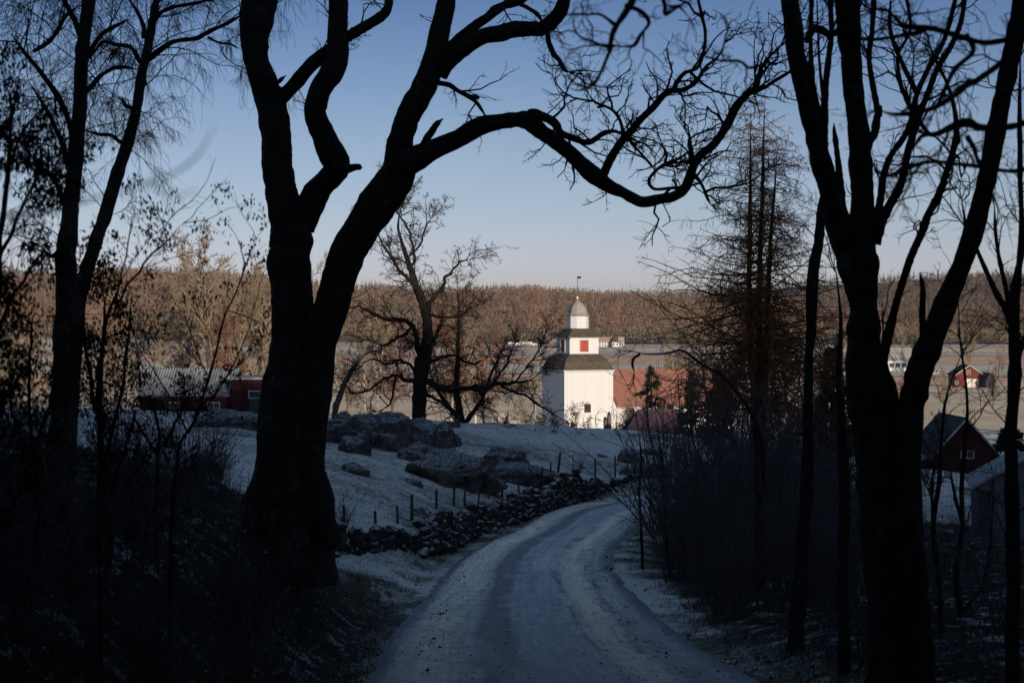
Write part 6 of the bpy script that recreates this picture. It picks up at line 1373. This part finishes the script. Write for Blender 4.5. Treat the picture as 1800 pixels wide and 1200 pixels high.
# ------------------------------------------------------------------ thin morning haze over the valley
hb = MB().box(-3400, 3400, -900, 6500, -90, 118).build('haze', 'glass'); tag(hb, 'thin pale morning haze lying over the whole valley', 'haze', kind='stuff')
hm = bpy.data.materials.new('haze_air'); hm.use_nodes = True; n_ = hm.node_tree.nodes; n_.clear(); ho = n_.new('ShaderNodeOutputMaterial'); hv = n_.new('ShaderNodeVolumePrincipled')
hm.node_tree.links.new(hv.outputs[0], ho.inputs[1]); hv.inputs['Color'].default_value = (.88, .88, .92, 1); hv.inputs['Density'].default_value = .000035
hb.data.materials.clear(); hb.data.materials.append(hm)

# ------------------------------------------------------------------ grass, litter and gravel (nobody could count them)
def blades(x, y, h, w_, rng, col, nb=8, lean=.6, spread=.06, name='grass', label='', zoff=-.02, cat='grass'):
    n = len(x); z = ground_z(x, y) + zoff; c = np.repeat(np.stack([x, y, z], -1), nb, 0); k = len(c)
    c[:, :2] += rng.normal(0, spread, (k, 2)); hh = np.repeat(h, nb) * rng.uniform(.5, 1.2, k); a = rng.uniform(0, 2 * math.pi, k)
    dirn = np.stack([np.cos(a) * lean, np.sin(a) * lean, np.ones(k)], -1) * rng.uniform(.5, 1.2, (k, 1)); dirn = nrm(dirn + rng.normal(0, .15, (k, 3)))
    sd_ = np.stack([-np.sin(a), np.cos(a), 0 * a], -1) * w_; tip = c + dirn * hh[:, None]; mid = c + dirn * hh[:, None] * .5 + np.array([0, 0, .1]) * hh[:, None]
    V_ = np.stack([c - sd_, c + sd_, mid + sd_ * .7, tip + np.array([0, 0, -.25]) * hh[:, None], mid - sd_ * .7], 1).reshape(-1, 3); idx = np.arange(k)[:, None] * 5
    F3 = np.concatenate([idx + np.array([0, 1, 2, 4])]); F4 = np.concatenate([idx + np.array([4, 2, 3])])
    me = np_mesh(name, V_, [F3, F4], False); cc = col[rng.integers(0, len(col), k)] * rng.uniform(.7, 1.3, (k, 1)); vcol(me, np.repeat(cc, 5, 0))
    return tag(link_mesh(name, me, mat=M['vc']), label, cat, kind='stuff')
rng = np.random.default_rng(200)
# verge grass, both sides
ss_ = rng.uniform(0, seg[-1], 11000); off = np.where(rng.uniform(0, 1, 11000) < .55, -1, 1) * (2.55 + rng.exponential(.75, 11000))
ii = np.clip(np.searchsorted(seg, ss_), 0, len(RC) - 1); x = RC[ii, 0] + tgc[ii, 1] * off; y = RC[ii, 1] - tgc[ii, 0] * off
k = (y > 8) & (y < 94) & (vnoise(x, y, .6, 2) > -.25); x, y = x[k], y[k]
blades(x, y, rng.uniform(.06, .26, len(x)), .004, rng, np.array([(.07, .06, .045), (.26, .27, .28), (.035, .03, .022)]), 8, .9, .06, 'verge_grass', 'frosted dead grass tufts along both verges of the road')
# pasture tussocks
n = 42000; y = 36 + 92 * rng.uniform(0, 1, n) ** .8; x = (rng.uniform(520, 1240, n) - 900) / F * y
rd_, _ = road_near(x, y); k = (rd_ < -3.9) & (vnoise(x, y, .9, 2) + .5 * vnoise(x, y, .35, 5) > -.15); x, y = x[k], y[k]
blades(x, y, rng.uniform(.03, .13, len(x)), .008, rng, np.array([(.36, .38, .36), (.22, .23, .17), (.10, .11, .07), (.44, .46, .46)]), 5, .8, .10, 'pasture_grass', 'short frosty pasture grass and tussocks')
# left bank litter and grass
n = 15000; y = rng.uniform(9, 40, n); x = (rng.uniform(-60, 700, n) - 900) / F * y; rd_, _ = road_near(x, y); k = (rd_ < -2.7) & (vnoise(x, y, 1.1, 3) > -.5); x, y = x[k], y[k]
blades(x, y, rng.uniform(.05, .30, len(x)), .003, rng, np.array([(.014, .012, .008), (.03, .025, .018), (.025, .028, .014), (.035, .037, .04)]), 6, 1.2, .08, 'bank_grass', 'tangled dead grass and litter on the dark left bank')
n = 14000; y = rng.uniform(14, 66, n); x = (rng.uniform(1080, 1830, n) - 900) / F * y; rd_, _ = road_near(x, y); k = (rd_ > 2.9) & (vnoise(x, y, 1.1, 6) > -.4); x, y = x[k], y[k]
blades(x, y, rng.uniform(.05, .34, len(x)), .004, rng, np.array([(.015, .012, .009), (.028, .025, .018), (.07, .075, .08)]), 6, 1.0, .08, 'undergrowth_grass', 'dead grass and litter under the trees on the right')
# fallen leaves on the left bank and under the right trunks
n = 9000; y = rng.uniform(9, 36, n); x = np.where(rng.uniform(0, 1, n) < .7, (rng.uniform(-60, 680, n) - 900) / F * y, (rng.uniform(1250, 1830, n) - 900) / F * y); rd_, _ = road_near(x, y); k = np.abs(rd_) > 2.4; x, y = x[k], y[k]; n = len(x)
z = ground_z(x, y) + rng.uniform(.005, .05, n); s1 = nrm(rng.normal(0, 1, (n, 3)) * np.array([1, 1, .45])) * rng.uniform(.02, .05, (n, 1)); s2 = nrm(np.cross(s1, rng.normal(0, .4, (n, 3)) + np.array([0, 0, 1]))) * rng.uniform(.012, .03, (n, 1)); c = np.stack([x, y, z], -1)
V_ = np.stack([c - s1, c - s2, c + s1 + np.array([0, 0, .01]), c + s2], 1).reshape(-1, 3); lm = np_mesh('leaf_litter', V_, np.arange(len(V_)).reshape(-1, 4), False)
vcol(lm, np.repeat(np.array([(.02, .013, .008), (.05, .032, .018), (.20, .20, .21), (.03, .022, .014)])[rng.integers(0, 4, n)], 4, 0)); tag(link_mesh('leaf_litter', lm, mat=M['vc']), 'fallen leaves, some rimed, under the trees on both sides', 'leaf litter', kind='stuff')
# clods and frozen crumbs of earth along the road edges
n = 3800; s2 = rng.uniform(seg[np.abs(RC[:, 1] - 14).argmin()], seg[np.abs(RC[:, 1] - 80).argmin()], n); off = rng.choice([-1, 1], n) * (1.55 + rng.gamma(2., .42, n)); s2 = s2 + 0; ii = np.clip(np.searchsorted(seg, s2), 0, len(RC) - 1)
x = RC[ii, 0] + tgc[ii, 1] * off; y = RC[ii, 1] - tgc[ii, 0] * off; kk = vnoise(x, y, 1.3, 8) > -.1; x, y, off = x[kk], y[kk], off[kk]; n = len(x)
z = ground_z(x, y) + .01 + .085 * (np.abs(off) < 2.15); r_ = (.007 + .032 * rng.uniform(0, 1, n) ** 2.2)[:, None, None]; oc = np.array([(1, 0, -.3), (.2, 1, -.3), (-1, .1, -.3), (0, -1, -.3), (.1, 0, .7)])
V_ = (np.stack([x, y, z], -1)[:, None] + oc[None] * r_ * rng.uniform(.6, 1.5, (n, 5, 1))).reshape(-1, 3); T_ = (np.arange(n)[:, None, None] * 5 + np.array([(0, 1, 4), (1, 2, 4), (2, 3, 4), (3, 0, 4)])[None]).reshape(-1, 3)
cm_ = np_mesh('verge_clods', V_, T_, False); vcol(cm_, np.repeat(np.array([(.02, .018, .016), (.04, .036, .033), (.34, .36, .38), (.015, .014, .012)])[rng.integers(0, 4, n)], 5, 0)); tag(link_mesh('verge_clods', cm_, mat=M['vc']), 'frozen clods and crumbs of earth along the road edges', 'clods', kind='stuff')
# loose stones on the road
n = 1500; s2 = rng.uniform(seg[np.abs(RC[:, 1] - 14).argmin()], seg[np.abs(RC[:, 1] - 62).argmin()], n); off = np.where(rng.uniform(0, 1, n) < .65, rng.choice([-.45, .55, 1.35, -1.5], n) + rng.normal(0, .25, n), rng.uniform(-2.3, 2.3, n))
ii = np.clip(np.searchsorted(seg, s2), 0, len(RC) - 1); x = RC[ii, 0] + tgc[ii, 1] * off; y = RC[ii, 1] - tgc[ii, 0] * off; z = RC[ii, 2] + .005
r_ = rng.uniform(.006, .022, n)[:, None, None]; oc = np.array([(1, 0, 0), (0, 1, 0), (-1, 0, 0), (0, -1, 0), (0, 0, .8)]); V_ = (np.stack([x, y, z], -1)[:, None] + oc[None] * r_ * rng.uniform(.6, 1.5, (n, 5, 1))).reshape(-1, 3)
T_ = (np.arange(n)[:, None, None] * 5 + np.array([(0, 1, 4), (1, 2, 4), (2, 3, 4), (3, 0, 4)])[None]).reshape(-1, 3)
tag(link_mesh('loose_gravel', np_mesh('loose_gravel', V_, T_, False), mat=M['wall_stone']), 'loose dark gravel scattered on the icy road', 'gravel', kind='stuff')
